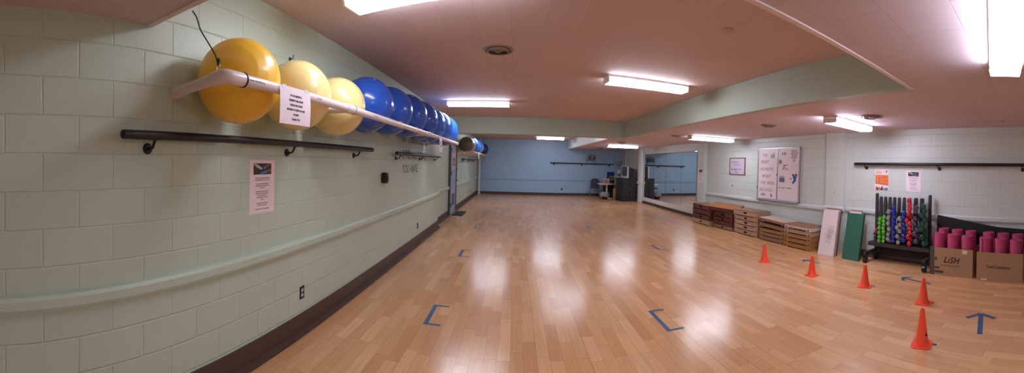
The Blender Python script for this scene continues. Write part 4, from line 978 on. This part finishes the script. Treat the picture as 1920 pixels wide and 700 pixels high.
for key, pts in cols.items():
    col, r, cn, place = DB[key]
    for i, (y, z) in enumerate(pts):
        if key == 'small':
            cc = ['b03060', '23483c', '3a3a40', '31313a'][i]; o = dumbbell('small%d' % i, r, cc); cn_ = ['magenta', 'dark green', 'charcoal', 'black'][i]+' small'
            lab = '%s dumbbell in the leftmost short column of the rack' % cn_
        else:
            if key not in proto: o = proto[key] = dumbbell(key, r, col)
            else:
                src = proto[key]; o = src.copy(); C.objects.link(o)
                for k1 in [x for x in src.children]:
                    a1 = k1.copy(); C.objects.link(a1); a1.parent = o
                    for k2 in [x for x in k1.children]:
                        a2 = k2.copy(); C.objects.link(a2); a2.parent = a1
            lab = '%s dumbbell, %s from the top in the %s' % (cn, ordn[i] if i < 12 else 'last', place)
        # where two heads would meet, the later one sits further back in its slot
        y, z, _r, lay = items[n_it]; n_it += 1; sh = lay*(.075 if r > .034 else .05)
        o.location = (5.303+sh*math.cos(DROT), y+sh*math.sin(DROT), z); o.rotation_euler = (0, 0, DROT)
        o['label'] = lab; o['group'] = 'dumbbells in the upright rack'

# ------------------------------------------------------------------ cardboard boxes, rolled mats, black mat behind
M_card = mat('cardboard', 'a5805f', .75, noise=.06, scale=6, bump=.15, bscale=40); M_cardi = mat('cardboard_inside', '8a6848', .8); M_duct = mat('dark_tape', '4f4642', .45)
def carton(label, x0, x1, y0, y1, h, printer):
    t = thing('cardboard_box', label, 'cardboard box', (x0, (y0+y1)/2, 0)); D_ = x1-x0; w = (y1-y0)/2
    th = .006
    for nm, a, c_ in (('front_panel', (0, -w, 0), (th, w, h)), ('back_panel', (D_-th, -w, 0), (D_, w, h)), ('end_panel', (th, -w, 0), (D_-th, -w+th, h-.01)), ('end_panel', (th, w-th, 0), (D_-th, w, h-.01)), ('bottom', (th, -w+th, .001), (D_-th, w-th, th))):
        MB().box(a, c_).build(nm, M_card, t)
    printer(t, w, h); return t
def pr_a(t, w, h):
    M_br = mat('brown_print_ink', '3a201c', .6)
    text('logo_print', 'LiSH', .13, M_br, t, (-.001, .125, .205), 'W', xs=.95, shear=.35, bold=.003, space=1.08)
    text('print_line', 'the refreshing supermint', .032, mat('faint_ink', '7d5640', .6), t, (-.001, .17, .155), 'W')
    b = MB(); b.box((-.0015, w-.075, .0), (.0, w, h)); b.box((-.0013, w-.12, .23), (.0, w-.08, .28)); b.box((-.0013, w-.16, .10), (0, w-.08, .135)); b.box((-.0013, w-.23, .035), (0, w-.08, .075)); b.build('tape', M_duct, t)
    b = MB(); b.box((-.0015, -w+.09, h-.07), (0, -w+.17, h-.01)); b.build('sticker', mat('sticker_beige', 'd8c7a8', .5), t)
def pr_b(t, w, h):
    text('logo_print', 'Trend Commerce', .07, mat('brown_print_ink', '3a201c', .6), t, (-.001, .20, .195), 'W', xs=.70, bold=.0008)
    MB().box((-.0015, w-.16, .012), (0, w-.07, .04)).build('sticker', mat('sticker_beige', 'd8c7a8', .5), t)
XB1, XB2 = 5.19, 5.14
carton('cardboard box printed LISH with brown tape, filled with pink mats', XB1, 5.612, 1.43, 2.13, .43, pr_a)
carton('cardboard box printed Trend Commerce, filled with pink mats', XB2, 5.60, .66, 1.355, .425, pr_b)
M_pink = mat('pink_foam', 'be4775', .65, noise=.05, bump=.25, bscale=250)
def roll(label, x, y, z0, z1, r, rot, group, lean=(0, 0)):
    """mat rolled into a spiral, end wall showing the layers"""
    t = thing('rolled_mat', label, 'yoga mat', (x, y, z0), rot, group)
    b = MB(); th = .009; turns = 4.4; n = int(turns*26); rin = r-th*(turns*1.35+1)-.006
    def P(a, o): rr = rin+th*1.35*a/(2*PI)+o; return (rr*math.cos(a), rr*math.sin(a))
    hgt = z1-z0; rows = []
    for k in range(n+1):
        a = turns*2*PI*k/n
        i_, o_ = P(a, 0), P(a, th)
        if k > n-5:   # loose flap lifts at the end
            f = (k-n+5)*.0012; o_ = P(a, th+f); i_ = P(a, f)
        rows.append([b.bm.verts.new((i_[0], i_[1], 0)), b.bm.verts.new((o_[0], o_[1], 0)), b.bm.verts.new((o_[0], o_[1], hgt)), b.bm.verts.new((i_[0], i_[1], hgt))])
    for A, D in zip(rows, rows[1:]):
        for j in range(4): b.bm.faces.new((A[j], A[(j+1) % 4], D[(j+1) % 4], D[j]))
    b.bm.faces.new(rows[0]); b.bm.faces.new(rows[-1][::-1])
    b.build('roll', M_pink, t, smooth=35)
    MB().lathe([(0, .05), (rin*.98, .05), (rin*.98, hgt-.004), (0, hgt-.004)], n=24).build('inner_core', M_pink, t, smooth=40)
    t.rotation_euler = (lean[0], lean[1], rot)
for bx, (x0, ys, nm) in enumerate(((XB1, (2.015, 1.785, 1.555), 'LISH box'), (XB2, (1.245, 1.015, .785), 'Trend Commerce box'))):
    for j, y in enumerate(ys):
        pl = ('nearest the rack', 'in the middle', 'at the right end')[j]
        roll('rolled pink mat, front row %s of the %s' % (pl, nm), x0+.110, y, .01, .645-.01*j-.015*bx, .1025, (2.6, .6, 1.6, 3.4, 2.4, .9)[bx*3+j]+PI, 'rolled pink mats')
        roll('rolled pink mat, back row %s of the %s' % (pl, nm), x0+.314, y, .01, .685-.006*j-.01*bx, .1, 1+j*1.3, 'rolled pink mats')
t = thing('folded_black_mat', 'big black exercise mat leaning on the wall behind the cardboard boxes', 'exercise mat', (0, 0, 0))
MB().prism([(5.617, 2.195, .0), (5.617, 2.185, .885), (5.617, 1.15, .735), (5.617, .70, .715), (5.617, .70, 0)], (.022, 0, 0)).build('sheet', M_blackm, t, bevel=.003)
t = thing('black_roll', 'dark rolled strap bundle at the end of the Trend Commerce box', 'strap', (5.40, .615, 0))
MB().cyl((0, 0, .0), (0, 0, .60), .035, n=16).build('bundle', M_rackm, t, smooth=40); MB().cyl((0, 0, .3), (0, 0, .33), .037, n=16).build('band', M_black, t, smooth=40)

# ------------------------------------------------------------------ cones
def cone(label, x, y, h=.305, rot=0):
    t = thing('traffic_cone', label, 'cone', (x, y, 0), rot, 'orange cones in a row')
    MB().lathe([(.068, .010), (.064, .016), (.020, h-.012), (.019, h-.003), (.014, h), (.010, h-.002), (.010, h-.02), (.013, h-.03), (.055, .012)], n=36).build('cone_body', M_cone, t, smooth=40)
    b = MB(); pts = []
    for k in range(8):
        a = k*PI/4+PI/8; pts.append((.095*math.cos(a)/math.cos(PI/8)*.98, .095*math.sin(a)/math.cos(PI/8)*.98, .001))
    sq = []
    for k in range(4):
        a = PI/4+k*PI/2
        for da in (-.16, .16): sq.append((.118*math.cos(a+da), .118*math.sin(a+da), .001))
    b.prism(sq, (0, 0, .008)); b.build('base', M_cone, t, bevel=.002)
    MB().lathe([(.084, .008), (.082, .014), (.066, .014), (.064, .008)], n=36).build('base_ridge', M_cone, t, smooth=40)
    return t
c0 = cone('orange cone nearest the camera with a dark oval mark', 3.03, 1.31, .335, .2)
# dark oval logo
pts = []
for k in range(14):
    a = 2*PI*k/14; yy, zz = -.0+.016*math.cos(a), .105+.011*math.sin(a)
    pts.append((yy, zz))
bm_ = MB(); ang = math.radians(-118); vs1 = []
for yy, zz in pts:
    rr = .064-(.044)*(zz-.016)/(.335-.028)+.0006; a = ang+yy/rr
    vs1.append(bm_.bm.verts.new((rr*math.cos(a), rr*math.sin(a), zz)))
bm_.bm.faces.new(vs1); o = bm_.build('oval_mark', mat('mark_maroon', '3a0d10', .5), c0); sm = o.modifiers.new('thick', 'SOLIDIFY'); sm.thickness = .0008; sm.offset = 1
cone('orange cone second from the camera, just behind the nearest cone', 4.0, 1.72, .305, .1)
cone('orange cone in the middle of the row, in front of the dumbbell rack', 4.15, 2.67, .30, .4)
cone('orange cone fourth from the camera, by the far tape arrow', 4.04, 3.56, .295, .0)
cone('orange cone farthest from the camera, in front of the step boxes', 4.01, 4.63, .30, .7)

# ------------------------------------------------------------------ tape marks on the floor
TH = .0008
def bracket(label, x, y0, y1, arm=.13, w=.045, part=(1, 1, 1), skew=0):
    t = thing('floor_tape_bracket', label, 'tape mark', (x, y0, 0), skew, 'blue tape brackets on the floor')
    b = MB(); L_ = y1-y0
    if part[1]: b.box((0, 0, .0002), (w, L_, TH))
    if part[0]: b.box((w*.8, 0, .0004), (arm+w, w*.8, TH+.0002))
    if part[2]: b.box((w*.8, L_-w*.8, .0004), (arm+w, L_, TH+.0002))
    b.build('tape_strips', M_tape, t)
bracket('blue tape bracket on the floor nearest the left outlet', -.85, 3.31, 3.80)
bracket('blue tape bracket, second from the camera along the left wall', -.92, 5.84, 6.32)
bracket('blue tape bracket, third from the camera along the left wall', -.95, 8.36, 8.84, .14)
bracket('half worn blue tape mark in the left row near the door', -.94, 10.8, 11.0, .13, part=(0, 1, 0))
bracket('half worn blue tape bracket in the left row, just past the door', -.96, 11.3, 11.5, .15, part=(1, 1, 1))
bracket('small blue tape mark in the left row nearest the blue wall', -1.08, 13.8, 14.1, .2, part=(0, 1, 1))
bracket('blue tape bracket on the open floor nearest the camera', 1.47, 3.08, 3.60, .14)
bracket('blue tape bracket on the floor between the room centre and the cones', 2.72, 6.16, 6.62, .15)
bracket('blue tape bracket mid floor, second row from the camera', 1.87, 8.55, 9.05, .15, part=(1, 1, 1))
bracket('blue tape bracket mid floor, third from the camera', 1.19, 11.4, 11.85, .13)
bracket('faint blue tape mark on the floor toward the grey chair', 2.28, 14.1, 14.4, .2)
bracket('faint blue tape mark on the floor close to the blue wall', 3.45, 16.5, 16.8, .2, part=(0, 1, 1))
bracket('worn blue tape mark on the floor in front of the mirror', 4.25, 12.0, 12.3, .2, part=(0, 1, 1))
def arrow(label, tip, tail, w=.05, barb=.17, ang=.85):
    tip, tail = Vector(tip+(0,)), Vector(tail+(0,)); d = (tip-tail); L_ = d.length; rz = math.atan2(d.y, d.x)
    t = thing('floor_tape_arrow', label, 'tape arrow', (tail.x, tail.y, 0), rz, 'blue tape arrows on the floor')
    MB().box((0, -w/2, .0002), (L_-.01, w/2, TH)).build('shaft', M_tape, t)
    for s in (-1, 1):
        b = MB(); b.box((-barb, -w/2, 0), (0, w/2, .0006)); b.xf(Matrix.Translation((L_, 0, .0004+.0003*(s > 0)))@Matrix.Rotation(s*ang, 4, 'Z')@Matrix.Translation((0, 0, 0))); b.build('barb', M_tape, t)
arrow('blue tape arrow at the right, pointing to the cardboard boxes', (3.93, .975), (3.43, .86), .055, .2, .9)
arrow('blue tape arrow behind the second cone, in front of the rack', (4.80, 2.42), (4.73, 1.93), .045, .15, .8)
arrow('blue tape arrow beside the fourth cone, nearest the leaning panels', (4.62, 4.28), (4.66, 3.93), .045, .13, .8)
for lab, x, y in (('small blue tape square under the base of the nearest cone', 3.08, 1.20), ('small green tape square beside the second cone', 4.06, 1.62), ('small blue tape square beside the middle cone', 4.22, 2.56)):
    tag(MB().box((x-.02, y-.02, .0002), (x+.02, y+.02, .0009)).build('tape_square', mat('tape_bit', '3a5560', .5)), lab, 'tape mark')

# ------------------------------------------------------------------ world, camera, colour
w = bpy.data.worlds.new('world'); bpy.context.scene.world = w; w.use_nodes = True
w.node_tree.nodes['Background'].inputs[0].default_value = (.02, .02, .02, 1); w.node_tree.nodes['Background'].inputs[1].default_value = 1

F_, X0, CY, PT, RO = 661.0, 965.75, 312.03, -.0084, .0252
Rm = Matrix(((1, 0, 0), (0, math.cos(PT), math.sin(PT)), (0, -math.sin(PT), math.cos(PT))))@Matrix(((math.cos(RO), 0, math.sin(RO)), (0, 1, 0), (-math.sin(RO), 0, math.cos(RO))))
cd = bpy.data.cameras.new('camera'); co = bpy.data.objects.new('camera', cd); C.objects.link(co)
cd.type = 'PANO'; cd.panorama_type = 'CENTRAL_CYLINDRICAL'       # the photograph is a sweep panorama
cd.central_cylindrical_range_u_min = -X0/F_; cd.central_cylindrical_range_u_max = (1920-X0)/F_
cd.central_cylindrical_range_v_min = -(700-CY)/F_; cd.central_cylindrical_range_v_max = CY/F_
cd.central_cylindrical_radius = 1.0
cd.clip_start = .02
rt, fw, up = (Rm.transposed().col[i] for i in range(3))
co.matrix_world = Matrix(((rt[0], up[0], -fw[0], 0), (rt[1], up[1], -fw[1], 0), (rt[2], up[2], -fw[2], H), (0, 0, 0, 1)))
sc = bpy.context.scene; sc.camera = co
sc.view_settings.view_transform = 'Standard'; sc.view_settings.look = 'None'; sc.view_settings.gamma = 1; sc.view_settings.use_curve_mapping = False
sc.view_settings.exposure = 1.52
sc.cycles.use_denoising = True
sc.cycles.max_bounces = 8; sc.cycles.diffuse_bounces = 5; sc.cycles.glossy_bounces = 4
sc.cycles.sample_clamp_indirect = 6
sc.cycles.use_adaptive_sampling = False
